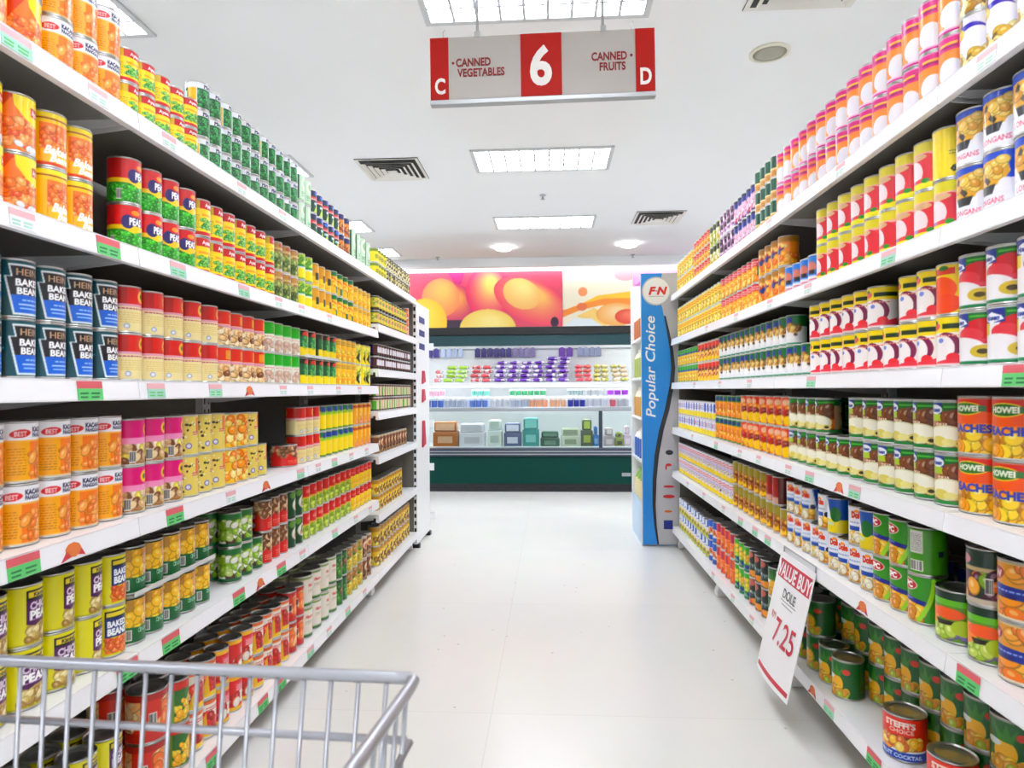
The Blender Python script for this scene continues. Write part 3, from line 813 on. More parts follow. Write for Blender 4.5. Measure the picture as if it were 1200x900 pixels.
@design('brown_gold', 'pineapple_can', 'brown can with yellow fruit picture')
def _(c):
    c.bg('#a8601c'); c.band(.62, 1, '#a89a3a'); c.poly([(-.3, .05), (.2, .5), (.4, .1)], '#f8d81c'); c.ell(-.2, .2, .2, .14, '#f4c81c'); c.blobs(-.8, .3, .8, .6, 18, 0.080, ['#b8741c', '#8a3a14', '#d8a83a']); c.band(0, .05, '#e8d8c0')
@design('red_brown', 'fruit_can', 'dark red can with pale base')
def _(c):
    c.bg('#a81f1c'); c.band(0, .26, '#d8b0a0'); c.rect(.4, .0, 1, 1, '#6a2418'); c.ell(-.3, .6, .16, .14, '#d84a3a')
@design('milk_stack', 'milk_can', 'white can with blue top and lime base')
def _(c):
    c.bg('#eeeaf2'); c.band(.62, 1, '#2a6ac0'); c.rect(-.2, .64, .3, 1, '#e8eef6'); c.band(0, .24, '#c8d82a'); c.blobs(-.7, .1, .7, .4, 20, 0.065, ['#f2e04a', '#d88a6a', '#8ab03a'])
@design('blue_big', 'fruit_can', 'tall blue and white banded can')
def _(c):
    c.bg('#eceef2'); c.band(.66, 1, '#1668c8'); c.band(0, .24, '#1668c8'); c.blobs(-.6, .3, .6, .56, 15, 0.080, ['#e8b02a', '#d8482a', '#f2e6c8'])
@design('orange_check', 'fruit_can', 'orange can with magenta squares')
def _(c):
    c.bg('#ee6a1e'); c.rect(-.5, .62, .3, .96, '#c8245a'); c.rect(-.6, .1, .5, .5, '#f08a2a'); c.band(.54, .58, '#f2b05a'); c.blobs(-.4, .12, .3, .4, 9, 0.080, ['#f4a04a', '#d84a1c']); c.band(.96, 1, '#e8d0b8'); c.rect(.7, 0, .9, 1, '#e8c04a')
@design('green_pine', 'pineapple_can', 'green and yellow can with blue badge')
def _(c):
    c.bg('#4ab82a'); c.blobs(-.7, .3, .6, .75, 18, 0.088, ['#f2d82a', '#e8b41c', '#c8e04a']); c.band(.0, .3, '#157a4a'); c.lines(-.6, .1, .6, .24, 2, '#eef4ea'); c.ell(.3, .2, .12, .08, '#2a4aa0')
@design('black_fruit', 'fruit_can', 'black can with pink fruit and white script')
def _(c):
    c.bg('#14302a'); c.ell(-.2, .85, .24, .14, '#c86a5a'); c.text('Mango', .1, .5, .12, '#e8f0ee', .8, .02, .3); c.ell(.3, .16, .3, .12, '#f0a82a'); c.ell(-.4, .14, .2, .1, '#e85a2a'); c.lines(-.4, .36, .6, .42, 1, '#5ab0b8')
@design('pine_green', 'pineapple_can', 'dark green pineapple can with yellow fruit')
def _(c):
    c.bg('#0f6a2a'); c.rect(-1, 0, -.5, 1, '#0b5a22'); c.ell(.05, .36, .2, .26, '#f2c01c'); c.poly([(-.15, .58), (-.3, .9), (.0, .7), (.1, .95), (.2, .7), (.4, .86), (.25, .56)], '#3f8a2a'); c.blobs(-.35, .05, .55, .22, 21, 0.088, ['#f4cc2a', '#e0a41c', '#b8c83a']); c.ell(-.3, .52, .16, .07, '#e4ecea'); c.ell(.5, .72, .1, .08, '#d84a2a'); c.band(.97, 1, '#bcbcb4')
@design('choice', 'fruit_can', 'red fruit cocktail can with blue base band')
def _(c):
    c.bg('#dd3a1a'); c.band(0, .2, '#1650b4'); c.band(.2, .25, '#eceef2'); c.text('FRUIT COCKTAIL', 0, .1, .09, '#dfe8f6', 1.5, .03); c.ell(.05, .42, .4, .16, '#8a3a14'); c.blobs(-.6, .3, .65, .5, 39, 0.080, ['#f0a01c', '#f6c83a', '#d8781c', '#f8e07a'], 1.3); c.text("STEFFI'S", 0, .84, .14, '#f6e8e0', 1.15, .05); c.text('CHOICE', .05, .69, .1, '#f2d8cc', .75, .03)


# --- tin geometry: body, paper label and lid (separate meshes close by, one mesh far off)
_LB = {}


def canvas_for(key, d, h, lod):
    k = (key, round(PI * d / 2 / h, 1), lod)
    if k not in _LB:
        W, H = (92, 76) if lod == 0 else (30, 26)
        cv = Canvas(W, H, PI * d / 2 / h, seed=sum(map(ord, key)), ss=3)
        D[key][2](cv)
        _LB[k] = cv.out()
    return _LB[k]


def label_pts(r, z0, z1, rgb):
    H, W = rgb.shape[:2]
    ang = -PI / 2 + (np.arange(2 * W) + 0.5) / W * PI
    zz = np.linspace(z0, z1, H)
    P = np.empty((H, 2 * W, 3))
    P[..., 0], P[..., 1], P[..., 2] = (r * np.cos(ang))[None], (r * np.sin(ang))[None], zz[:, None]
    return P, np.concatenate([rgb, rgb], axis=1)


_TINS = {}


def tin_meshes(key, d, h, lod):
    k = (key, round(d, 4), round(h, 4), lod)
    if k in _TINS:
        return _TINS[k]
    noun, look, fn, lid = D[key]
    lm = M_GOLD if lid == 'gold' else M_TIN
    r = d / 2
    rgb = canvas_for(key, d, h, lod)
    b0, b1 = 0.0045, h - 0.0045
    P, I = label_pts(r - 0.0004, b0, b1, rgb)
    lab = grid_mesh(noun + '_label', P, I, M_LABEL, wrap=True)
    if lod == 0:
        bm = bmesh.new()
        lathe(bm, [(r - .004, .0012), (r - .002, 0), (r, .0008), (r, .003), (r - .0013, .0042), (r - .0013, h - .0042), (r - .001, h - .0036)], 40, cap1=False)
        body = new_mesh(noun, bm, lm)
        bm = bmesh.new()
        lathe(bm, [(r - .001, h - .0036), (r, h - .003), (r, h - .0008), (r - .0012, h), (r - .0022, h - .0006), (r - .003, h - .004), (r - .006, h - .0045),
                   (r * .72, h - .0042), (r * .70, h - .0034), (r * .66, h - .0034), (r * .64, h - .0044), (r * .3, h - .0046)], 40, cap0=False)
        top = new_mesh(noun + '_lid', bm, lm)
        _TINS[k] = (body, lab, top)
    else:
        bm = bmesh.new()
        bm.from_mesh(lab)
        lay = bm.verts.layers.float_color['ink']
        n0 = len(bm.verts)
        lathe(bm, [(r - .003, .0), (r, .0008), (r, .0034), (r - .0012, .0046)], 24, mi=1, cap1=False)
        lathe(bm, [(r - .0012, h - .0046), (r, h - .0034), (r - .0008, h), (r - .003, h - .003), (r * .5, h - .0036)], 24, mi=1, cap0=False)
        me = bpy.data.meshes.new(noun)
        bm.to_mesh(me)
        bm.free()
        bpy.data.meshes.remove(lab)
        me.materials.append(M_LABEL)
        me.materials.append(lm)
        _TINS[k] = (me,)
    return _TINS[k]


ORD = ['first', 'second', 'third', 'fourth', 'fifth', 'sixth', 'seventh', 'eighth', 'ninth', 'tenth', 'eleventh', 'twelfth', 'thirteenth', 'fourteenth', 'fifteenth',
       'sixteenth', 'seventeenth', 'eighteenth', 'nineteenth', 'twentieth', 'twenty-first', 'twenty-second', 'twenty-third', 'twenty-fourth']
ROWS = {1: ['single'], 2: ['lower', 'upper'], 3: ['bottom', 'middle', 'top']}
DEEP = ['', ', second rank', ', third rank']
NEAR_Y = 2.35
RND = random.Random(11)


def tin(key, d, h, loc, rotz, label, group):
    dist = loc[1]
    if dist < NEAR_Y:
        body, lab, top = tin_meshes(key, d, h, 0)
        o = link(D[key][0], body, None, loc, (0, 0, rotz))
        link('label', lab, o)
        link('lid', top, o)
    else:
        o = link(D[key][0], tin_meshes(key, d, h, 1)[0], None, loc, (0, 0, rotz))
    return tag(o, label, 'can', group)

# ------------------------------------------------------------------ the room
CEIL = 2.95


def floor_material():
    m = bpy.data.materials.new('polished_floor_tiles')
    m.use_nodes = True
    nt = m.node_tree
    b = nt.nodes['Principled BSDF']
    tc = nt.nodes.new('ShaderNodeTexCoord')
    br = nt.nodes.new('ShaderNodeTexBrick')
    br.offset = 0.0
    br.inputs['Scale'].default_value = 1.0
    br.inputs['Brick Width'].default_value = 1.2
    br.inputs['Row Height'].default_value = 1.2
    br.inputs['Mortar Size'].default_value = 0.0016
    br.inputs['Mortar Smooth'].default_value = 0.2
    br.inputs['Color1'].default_value = (*lin('#f0eee9'), 1)
    br.inputs['Color2'].default_value = (*lin('#eeece7'), 1)
    br.inputs['Mortar'].default_value = (*lin('#e3e0d8'), 1)
    mp = nt.nodes.new('ShaderNodeMapping')
    mp.inputs['Location'].default_value = (0.22, 0.06, 0)
    nt.links.new(tc.outputs['Object'], mp.inputs['Vector'])
    nt.links.new(mp.outputs['Vector'], br.inputs['Vector'])
    no = nt.nodes.new('ShaderNodeTexNoise')
    no.inputs['Scale'].default_value = 2.2
    no.inputs['Detail'].default_value = 6
    nt.links.new(tc.outputs['Object'], no.inputs['Vector'])
    mx = nt.nodes.new('ShaderNodeMix')
    mx.data_type = 'RGBA'
    mx.blend_type = 'MULTIPLY'
    mx.inputs[0].default_value = 0.07
    nt.links.new(br.outputs['Color'], mx.inputs[6])
    nt.links.new(no.outputs['Color'], mx.inputs[7])
    vo = nt.nodes.new('ShaderNodeTexVoronoi')          # sparse dark specks of the terrazzo
    vo.inputs['Scale'].default_value = 14.0
    nt.links.new(tc.outputs['Object'], vo.inputs['Vector'])
    sp = nt.nodes.new('ShaderNodeMapRange')
    sp.inputs['From Min'].default_value = 0.05
    sp.inputs['From Max'].default_value = 0.10
    sp.inputs['To Min'].default_value = 0.55
    sp.inputs['To Max'].default_value = 0.0
    nt.links.new(vo.outputs['Distance'], sp.inputs['Value'])
    th = nt.nodes.new('ShaderNodeMath')
    th.operation = 'GREATER_THAN'
    th.inputs[1].default_value = 0.8
    sx_ = nt.nodes.new('ShaderNodeSeparateColor')
    nt.links.new(vo.outputs['Color'], sx_.inputs[0])
    nt.links.new(sx_.outputs[0], th.inputs[0])
    mu = nt.nodes.new('ShaderNodeMath')
    mu.operation = 'MULTIPLY'
    nt.links.new(sp.outputs['Result'], mu.inputs[0])
    nt.links.new(th.outputs[0], mu.inputs[1])
    m2 = nt.nodes.new('ShaderNodeMix')
    m2.data_type = 'RGBA'
    m2.inputs[7].default_value = (*lin('#8f8b82'), 1)
    nt.links.new(mu.outputs[0], m2.inputs[0])
    nt.links.new(mx.outputs[2], m2.inputs[6])
    nt.links.new(m2.outputs[2], b.inputs['Base Color'])
    b.inputs['Specular IOR Level'].default_value = 0.36
    rr = nt.nodes.new('ShaderNodeMapRange')
    rr.inputs['To Min'].default_value = 0.17
    rr.inputs['To Max'].default_value = 0.27
    nt.links.new(no.outputs['Fac'], rr.inputs['Value'])
    nt.links.new(rr.outputs['Result'], b.inputs['Roughness'])
    return m


def struct(name, dims, m):
    return tag(obj_box(name, dims, m), kind='structure')


M_CEIL = mat('ceiling_paint', '#f5f6f7', 0.8, noise=0.01, nscale=2)
M_WALL = mat('wall_paint', '#f2f2f0', 0.75, noise=0.015, nscale=3)
struct('floor', (-4.6, 4.6, -2.6, 9.3, -0.1, 0.0), floor_material())
struct('ceiling', (-4.6, 4.6, -2.6, 9.3, CEIL, CEIL + 0.1), M_CEIL)
struct('wall_left', (-4.7, -4.6, -2.6, 9.3, 0, CEIL), M_WALL)
struct('wall_right', (4.6, 4.7, -2.6, 9.3, 0, CEIL), M_WALL)
struct('wall_back', (-4.6, 4.6, 9.2, 9.3, 0, CEIL), M_WALL)
struct('wall_front', (-4.6, 4.6, -2.7, -2.6, 0, CEIL), M_WALL)
struct('trim_1', (-4.6, 4.6, 8.93, 9.0, CEIL - 0.12, CEIL), M_CEIL)     # soffit in front of the far wall

M_LAMP = mat('lit_diffuser', '#f4f9ff', 0.5, emit=LAMP_STRENGTH)
M_COVE = mat('lit_cove_tube', '#ffffff', 0.5, emit=COVE_STRENGTH)
M_LOUVRE = mat('dull_louvre', '#cfd1dc', 0.5)
M_LFRAME = mat('light_frame_grey', '#d2d5d8', 0.4)


def ceiling_light(x, y, label, L=1.08, Wd=0.5):
    o = empty('ceiling_light', (x, y, CEIL))
    tag(o, label, 'ceiling light', 'recessed ceiling lights')
    bm = bmesh.new()
    a, b, t = L / 2, Wd / 2, 0.03
    for q in ((-a, a, -b, -b + t), (-a, a, b - t, b), (-a, -a + t, -b + t, b - t), (a - t, a, -b + t, b - t)):
        box(bm, *q, -0.013, -0.0005)
    link('frame', new_mesh('light_frame', bm, M_LFRAME), o)
    bm = bmesh.new()
    box(bm, -a + t, a - t, -b + t, b - t, -0.003, -0.0008)
    link('diffuser', new_mesh('light_diffuser', bm, M_LAMP), o)
    bm = bmesh.new()
    for k in range(1, 9):
        xx = -a + t + (L - 2 * t) * k / 9
        box(bm, xx - .007, xx + .007, -b + t, b - t, -0.012, -0.0034)
    for k in range(1, 4):
        yy = -b + t + (Wd - 2 * t) * k / 4
        box(bm, -a + t, a - t, yy - .006, yy + .006, -0.0118, -0.0036)
    link('louvre_grille', new_mesh('light_louvre', bm, M_LOUVRE), o)
    return o


_rows = [(-1.2, 'fifth row, behind the camera'), (0.9, 'row overhead of the cart'), (2.93, 'row just above the aisle sign'), (5.12, 'second row beyond the aisle sign'), (7.04, 'row nearest the chiller')]
for _x, _col in ((-2.51, 'over the vegetable side shelves'), (-0.06, 'over the aisle centre'), (2.39, 'over the fruit side shelves')):
    for _y, _rw in _rows:
        ceiling_light(_x, _y, 'white louvred ceiling light %s, %s' % (_col, _rw))
    if abs(_x) > 1:
        ceiling_light(_x, 8.4, 'white louvred ceiling light %s, hard by the far soffit' % _col)

M_VENTDARK = mat('vent_dark', '#4a4a48', 0.8)
M_VENT = mat('vent_blade', '#e9e6df', 0.45)


def air_vent(x, y, label, S=0.5):
    o = empty('ceiling_vent', (x, y, CEIL))
    tag(o, label, 'air vent', 'square ceiling vents')
    a = S / 2
    bm = bmesh.new()
    box(bm, -a, a, -a, a, -0.006, -0.0005)
    link('backing', new_mesh('vent_backing', bm, M_VENTDARK), o)
    bm = bmesh.new()
    for k in range(6):                         # nested square blades sloping down and outwards
        r1, r0 = a - k * 0.042, a - k * 0.042 - 0.026
        z1, z0 = -0.012 - (0.004 if k else 0), -0.03
        if k == 0:
            z1, z0 = -0.006, -0.008
        pts1 = [bm.verts.new((sx * r1, sy * r1, z0)) for sx, sy in ((-1, -1), (1, -1), (1, 1), (-1, 1))]
        pts0 = [bm.verts.new((sx * r0, sy * r0, z1)) for sx, sy in ((-1, -1), (1, -1), (1, 1), (-1, 1))]
        for i in range(4):
            bm.faces.new((pts1[i], pts1[(i + 1) % 4], pts0[(i + 1) % 4], pts0[i]))
        if k == 5:
            bm.faces.new(pts0)
    link('blades', new_mesh('vent_blades', bm, M_VENT), o)


air_vent(-1.27, 5.25, 'square ceiling air vent over the vegetable side shelves')
air_vent(1.13, 6.95, 'square ceiling air vent beyond the round speaker, fruit side')
air_vent(1.17, 2.92, 'square ceiling air vent before the round speaker, fruit side')

o = empty('ceiling_speaker', (1.18, 3.58, CEIL))
tag(o, 'round beige ceiling speaker above the fruit side shelves', 'speaker')
bm = bmesh.new()
lathe(bm, [(0.105, -0.0005), (0.105, -0.008), (0.088, -0.012), (0.085, -0.006)], 40, cap1=False)
link('ring', new_mesh('speaker_ring', bm, mat('speaker_ring', '#e8e4d2', 0.5)), o)
bm = bmesh.new()
lathe(bm, [(0.085, -0.006), (0.06, -0.009), (0.001, -0.010)], 40)
link('grille', new_mesh('speaker_grille', bm, mat('speaker_grille', '#aaa898', 0.7, noise=0.2, nscale=300)), o)

for (px, py, lab) in ((636, 231, 'tiny chrome sprinkler head between the two middle ceiling lights'), (513, 303, 'tiny sprinkler head near the far soffit, vegetable side'), (741, 301, 'tiny sprinkler head near the far soffit, fruit side')):
    p = at(px, py, Z=CEIL - 0.02)
    p.y = min(p.y, 8.85)
    bm = bmesh.new()
    lathe(bm, [(0.03, 0), (0.03, -0.006), (0.01, -0.01), (0.008, -0.035), (0.02, -0.037), (0.02, -0.041)], 16)
    tag(link('sprinkler', new_mesh('sprinkler', bm, M_CHROME), None, (p.x, p.y, CEIL - 0.0005)), lab, 'sprinkler')
for (px, py, lab) in ((590, 291, 'small white ceiling downlight left of the far soffit centre'), (737, 287, 'small white ceiling downlight near the fruit side of the soffit')):
    p = at(px, py, Z=CEIL - 0.02)
    bm = bmesh.new()
    lathe(bm, [(0.1, 0), (0.1, -0.03), (0.085, -0.04), (0.07, -0.042)], 24)
    tag(link('ceiling_downlight', new_mesh('ceiling_downlight', bm, mat('lit_downlight', '#f8fbff', 0.4, emit=14.0)), None, (p.x, min(p.y, 8.7), CEIL - 0.0005)), lab, 'ceiling light')

bm = bmesh.new()
tube(bm, [(-3.2, 9.05, CEIL - 0.06), (3.2, 9.05, CEIL - 0.06)], 0.02, 10)
tag(link('cove_light_tube', new_mesh('cove_light_tube', bm, M_COVE)), 'long fluorescent tube hidden behind the far soffit', 'light tube')

# ------------------------------------------------------------------ shelving
LX, RX = -0.98, 0.875          # planes of the shelf fronts
DEP = 0.44
LZ = [1.815, 1.494, 1.178, 0.855, 0.537, 0.127]
LZ2 = [1.815, 1.531, 1.275, 1.03, 0.78, 0.45, 0.127]
RZ = [1.827, 1.509, 1.195, 0.874, 0.56, 0.16]
LY = [0.42, 1.50, 2.58, 3.66, 4.72]
RY = [0.42, 1.52, 2.62, 3.72, 4.82]
LIP = 0.046
BAYN = ['bay closest to the cart', 'second bay along the aisle', 'third bay along the aisle', 'far end bay']


def shelving_bay(side, k):
    s = -1 if side == 'L' else 1
    X = LX if side == 'L' else RX
    y0, y1 = (LY if side == 'L' else RY)[k:k + 2]
    zs = (LZ2 if k == 3 else LZ) if side == 'L' else RZ
    o = empty('shelving_bay', (X, (y0 + y1) / 2, 0))
    h = (y1 - y0) / 2 - 0.0015
    nm = 'vegetable' if side == 'L' else 'fruit'
    tag(o, 'white metal shelving bay on the %s side, %s' % (nm, BAYN[k]), 'shelving', 'aisle shelving bays')

    def sx(a, b):        # distances behind the front plane -> local x interval
        return (min(s * a, s * b), max(s * a, s * b))
    bm = bmesh.new()
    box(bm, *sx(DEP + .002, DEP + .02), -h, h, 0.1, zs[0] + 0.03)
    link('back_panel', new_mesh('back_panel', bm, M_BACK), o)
    for e in (-1, 1):
        bm = bmesh.new()
        yy = e * (h - 0.014)
        box(bm, *sx(DEP - .028, DEP + .002), yy - .0135, yy + .0135, 0.0, zs[0] + 0.02)
        z = 0.2
        while z < zs[0] - 0.02:                # slots for the brackets
            box(bm, *sx(DEP - .0285, DEP - .0279), yy - .004, yy + .004, z, z + 0.03, mi=1)
            z += 0.05
        link('upright', new_mesh('upright', bm, [M_WHITE, M_SLOT]), o)
        bm = bmesh.new()                       # foot running forward under the bottom shelf
        zz = zs[-1] - LIP
        prism(bm, [(s * (DEP - .03), 0.004), (s * 0.03, 0.004), (s * 0.03, 0.03), (s * 0.06, zz), (s * (DEP - .03), zz)], 'y', yy - .0135, yy + .0135)
        link('foot', new_mesh('foot', bm, M_WHITE), o)
    if side == 'R' and k == 3:
        bm = bmesh.new()
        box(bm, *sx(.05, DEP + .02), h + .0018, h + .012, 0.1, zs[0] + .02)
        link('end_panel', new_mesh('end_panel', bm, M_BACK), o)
    for i, z in enumerate(zs):
        bm = bmesh.new()
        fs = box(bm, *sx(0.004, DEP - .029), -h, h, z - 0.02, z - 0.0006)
        fs[4].material_index = 1  # bottom face gets the painted-in shade colour
        for e in (-1, 1):                      # tapering brackets under the plate
            yy = e * (h - 0.012)
            prism(bm, [(s * 0.03, z - .0201), (s * (DEP - .03), z - .0201), (s * (DEP - .03), z - .07), (s * (DEP - .08), z - .07), (s * 0.03, z - .034)], 'y', yy - .0015, yy + .0015)
        box(bm, *sx(0.004, .012), -h, h, z - 0.044, z - 0.02)
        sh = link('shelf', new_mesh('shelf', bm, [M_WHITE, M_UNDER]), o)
        bm = bmesh.new()                       # price strip: a channel with a rolled edge top and bottom
        pr = [(-.0035, z - .004), (-.0045, z - .0005), (0.002, z), (0.0039, z - .001), (0.0039, z - LIP + .001), (0.002, z - LIP), (-.008, z - LIP + .001), (-.0085, z - LIP + .005)]
        prism(bm, [(s * a, b) for a, b in pr], 'y', -h, h)
        link('price_strip', new_mesh('price_strip', bm, M_STRIP), sh)
    return o


for k in range(4):
    shelving_bay('L', k)
for k in range(4):
    shelving_bay('R', k)

# ------------------------------------------------------------------ price tags on the strips
M_TAGRED = mat('tag_red_card', '#e4606a', 0.5)
M_TAGGREEN = mat('tag_green_card', '#5fcf72', 0.5)
M_TAGINK = mat('tag_ink', '#2f7a4a', 0.6)
M_TAGWHITE = mat('tag_white_card', '#eef0f2', 0.5)
M_TAGPALE = mat('tag_pale_green', '#a9dcc8', 0.5)
M_TAGPINK = mat('tag_pale_pink', '#f0b6bc', 0.5)
_tags = {}


def tag_mesh(kind):
    if kind in _tags:
        return _tags[kind]
    bm = bmesh.new()
    w, h = {'a': (0.038, 0.040), 'b': (0.036, 0.036), 'c': (0.030, 0.034), 'd': (0.036, 0.024)}[kind]
    ms = {'a': (M_TAGGREEN, M_TAGRED, M_TAGINK), 'b': (M_TAGPALE, M_TAGPINK, M_TAGGREEN), 'c': (M_TAGWHITE, M_TAGPINK, M_TAGPALE), 'd': (mat('sticker_orange', '#e87a3a', .5), mat('sticker_red', '#d83a4a', .5), M_TAGWHITE)}[kind]
    t = 0.0008
    if kind == 'd':
        prism(bm, [(w * math.cos(a) * .62, h * math.sin(a) * .62) for a in [2 * PI * i / 9 for i in range(9)]], 'x', 0, t, 0)
        prism(bm, [(-w, -h * .8), (-w * .2, -h * .55), (-w * .5, 0)], 'x', 0, t, 1)
        prism(bm, [(w * .9, -h * .7), (w * .3, -h * .5), (w * .6, 0)], 'x', 0, t, 1)
    else:
        box(bm, 0, t, -w, w, -h / 2, h * .12, mi=0)
        box(bm, 0, t, -w, w, h * .12, h / 2, mi=1)
        r = random.Random(5)
        for q in range(2):
            yy = -w * .8 + q * w * .85
            for i in range(2):
                L = r.uniform(.3, .7) * w
                box(bm, t, t * 1.5, yy, yy + L, -h * .38 + i * h * .2, -h * .38 + i * h * .2 + .0035, mi=2)
    me = new_mesh('price_tag', bm, ms)
    _tags[kind] = me
    return me


SHELFN = ['top', 'second', 'third', 'fourth', 'fifth', 'bottom']
_tagY = {}


def price_tag(side, lev, px, kind):
    X = LX if side == 'L' else RX
    z = (LZ if side == 'L' else RZ)[lev] - LIP / 2 - 0.001
    y = px_y(px, X)
    if side == 'L' and y > LY[3] - .02:
        return
    _tagY.setdefault((side, lev), []).append((y, kind, X, z))


for lev, L in enumerate(([(15, 'b'), (112, 'c'), (196, 'c'), (282, 'c'), (330, 'c')], [(22, 'c'), (124, 'a'), (206, 'b'), (284, 'b'), (325, 'c'), (352, 'c'), (385, 'c')],
                         [(102, 'a'), (180, 'b'), (250, 'b'), (290, 'd'), (330, 'c'), (362, 'c'), (395, 'c'), (420, 'c')],
                         [(24, 'a'), (82, 'd'), (202, 'a'), (268, 'c'), (309, 'd'), (350, 'b'), (371, 'c'), (390, 'b'), (410, 'c'), (428, 'c')],
                         [(146, 'a'), (197, 'a'), (277, 'a'), (302, 'd'), (327, 'a'), (352, 'c'), (390, 'b'), (415, 'c'), (432, 'c')],
                         [(38, 'd'), (246, 'a'), (305, 'a'), (327, 'a'), (361, 'b'), (383, 'c'), (405, 'b'), (425, 'c')])):
    for px, kd in L:
        price_tag('L', lev, px, kd)
for lev, L in enumerate(([(1165, 'c'), (990, 'c'), (905, 'c')], [(1046, 'b'), (950, 'c'), (905, 'c'), (865, 'c'), (830, 'c')], [(1196, 'a'), (953, 'b'), (880, 'c'), (845, 'c'), (815, 'c')],
                         [(1003, 'b'), (985, 'd'), (950, 'b'), (925, 'c'), (890, 'c'), (868, 'c'), (840, 'b'), (812, 'c')],
                         [(1134, 'a'), (1011, 'd'), (900, 'b'), (885, 'b'), (868, 'b'), (848, 'c'), (825, 'c'), (806, 'c')],
                         [(1022, 'a'), (970, 'b'), (951, 'd'), (880, 'c'), (858, 'c'), (835, 'c')])):
    for px, kd in L:
        price_tag('R', lev, px, kd)
_KW = {'a': 'red and green price tag', 'b': 'pale pink and green price tag', 'c': 'white price ticket', 'd': 'small orange and red sticker'}
for (side, lev), rows in _tagY.items():
    s = -1 if side == 'L' else 1
    cnt = {}
    for y, kd, X, z in sorted(rows):
        cnt[kd] = cnt.get(kd, 0) + 1
        o = link('shelf_sticker' if kd == 'd' else 'price_tag', tag_mesh(kd), None, (X - s * 0.0087, y, z), (0, 0, 0 if side == 'L' else PI))
        o.rotation_euler.y = -0.1
        o.location.x = X - s * 0.0071
        tag(o, '%s on %s side %s shelf edge, %s from near end' % (_KW[kd], 'vegetable' if side == 'L' else 'fruit', SHELFN[lev], ORD[cnt[kd] - 1]), 'sticker' if kd == 'd' else 'price tag', 'shelf edge price tags')

# ------------------------------------------------------------------ rows of tins
_cursor = {}
CAM_INV = CAM_M.inverted()


def in_frame(x, y, z0, z1, r):
    for a in (-r, r):
        for b in (-r, r):
            for z in (z0, z1):
                p = CAM_INV @ Vector((x + a, y + b, z))
                if p.z < -0.05 and abs(F * p.x / -p.z) < 598 and abs(F * p.y / -p.z) < 448:
                    return True
    return False


PXL, PXR = LX - 0.03, RX + 0.03


def run(side, lev, xa, xb, key, rows, d, h, depth=1, gaps=(), sub=None, look=None, back=0.028, rank0=0, far=False, rot=None, tray=False, gap=False):
    rot = rot if rot is not None else 0 if side == 'L' else PI + .22
    s = -1 if side == 'L' else 1
    zs = (LZ2 if far else LZ) if side == 'L' else RZ
    X = LX if side == 'L' else RX
    pl = PXL if side == 'L' else PXR
    ya, yb = sorted((px_y(xa, pl), px_y(xb, pl)))
    ya, yb = (q + d / 2 * (1 - 1 / math.hypot(1, q / abs(pl))) for q in (ya, yb))     # a round tin hides part of the next one
    if gap:                                    # the whole near edge of the first tin shows
        lx = pl + s * d * .85
        q = px_y(max(xa, 0) if side == 'L' else xa, lx)
        ya = q - d / 2 * (1 - 1 / math.hypot(1, q / abs(lx)))
    ck = (side, lev, far, rank0)
    ya = max(ya, _cursor.get(ck, 0.0))
    lim = LY[3] - .004 if side == 'L' and not far else (LY if side == 'L' else RY)[-1] - 0.035
    ystart = ya
    yb = min(yb, lim)
    n = max(1, int((yb - ya) / (d + 0.0012) + 0.4))
    pitch = max((yb - ya) / n, d + 0.0012)
    if ya + n * pitch > lim + .01:
        n -= 1
    noun, lk = D[key][0], look or D[key][1]
    z0 = zs[lev] + 0.0006
    grp = '%s on the %s side' % (lk + 's', 'vegetable' if side == 'L' else 'fruit')
    xc = X + s * (back + d / 2)
    out = 0
    while out < n - 1 and not in_frame(xc, ya + (out + .5) * pitch, z0, z0 + rows * h, d / 2):
        out += 1                               # columns before the photograph's edge
    for k in range(rank0, rank0 + depth):
        for c in range(n):
            y = ya + (c + 0.5) * pitch + RND.uniform(-1, 1) * min(0.003, (pitch - d) * .4)
            if k > rank0 and y > 3.1:
                continue
            z = z0
            for r in range(rows):
                if (c, r) in gaps:
                    break
                kk = (sub or {}).get((c, r), key)
                l2 = lk if kk == key else D[kk][1]
                dx = RND.uniform(-.0012, .0012)
                x = X + s * (back + d / 2 + k * (d + 0.003) + dx)
                dp = '' if k == 0 else DEEP[k]
                lab = ('%s, %s from near end, %s row%s' % (l2, ORD[min(c - out, 23)], ROWS[rows][r], dp) if c >= out else
                       '%s, %s before photo edge, %s row%s' % (l2, ORD[out - 1 - c], ROWS[rows][r], dp))
                o = tin(kk, d, h, (x, y, z), rot + RND.gauss(0, .16), lab, grp)
                z += h + 0.0004 + (.005 if tray else 0)
    if tray:
        bm = bmesh.new()
        wd = (d + .004) * depth
        box(bm, min(s * 0, s * wd), max(s * 0, s * wd), 0, n * pitch - .002, 0, .0012)
        box(bm, min(s * 0, s * .0012), max(s * 0, s * .0012), 0, n * pitch - .002, .0012, .012)
        o = link('plastic_tray', new_mesh('plastic_tray', bm, mat('clear_grey_plastic', '#cfd0cc', .25)), None, (X + s * (back - .004), ya + .001, z0 + h + .0022))
        tag(o, 'thin grey plastic tray between the two rows of %ss' % lk, 'tray')
    _cursor[ck] = ya + n * pitch


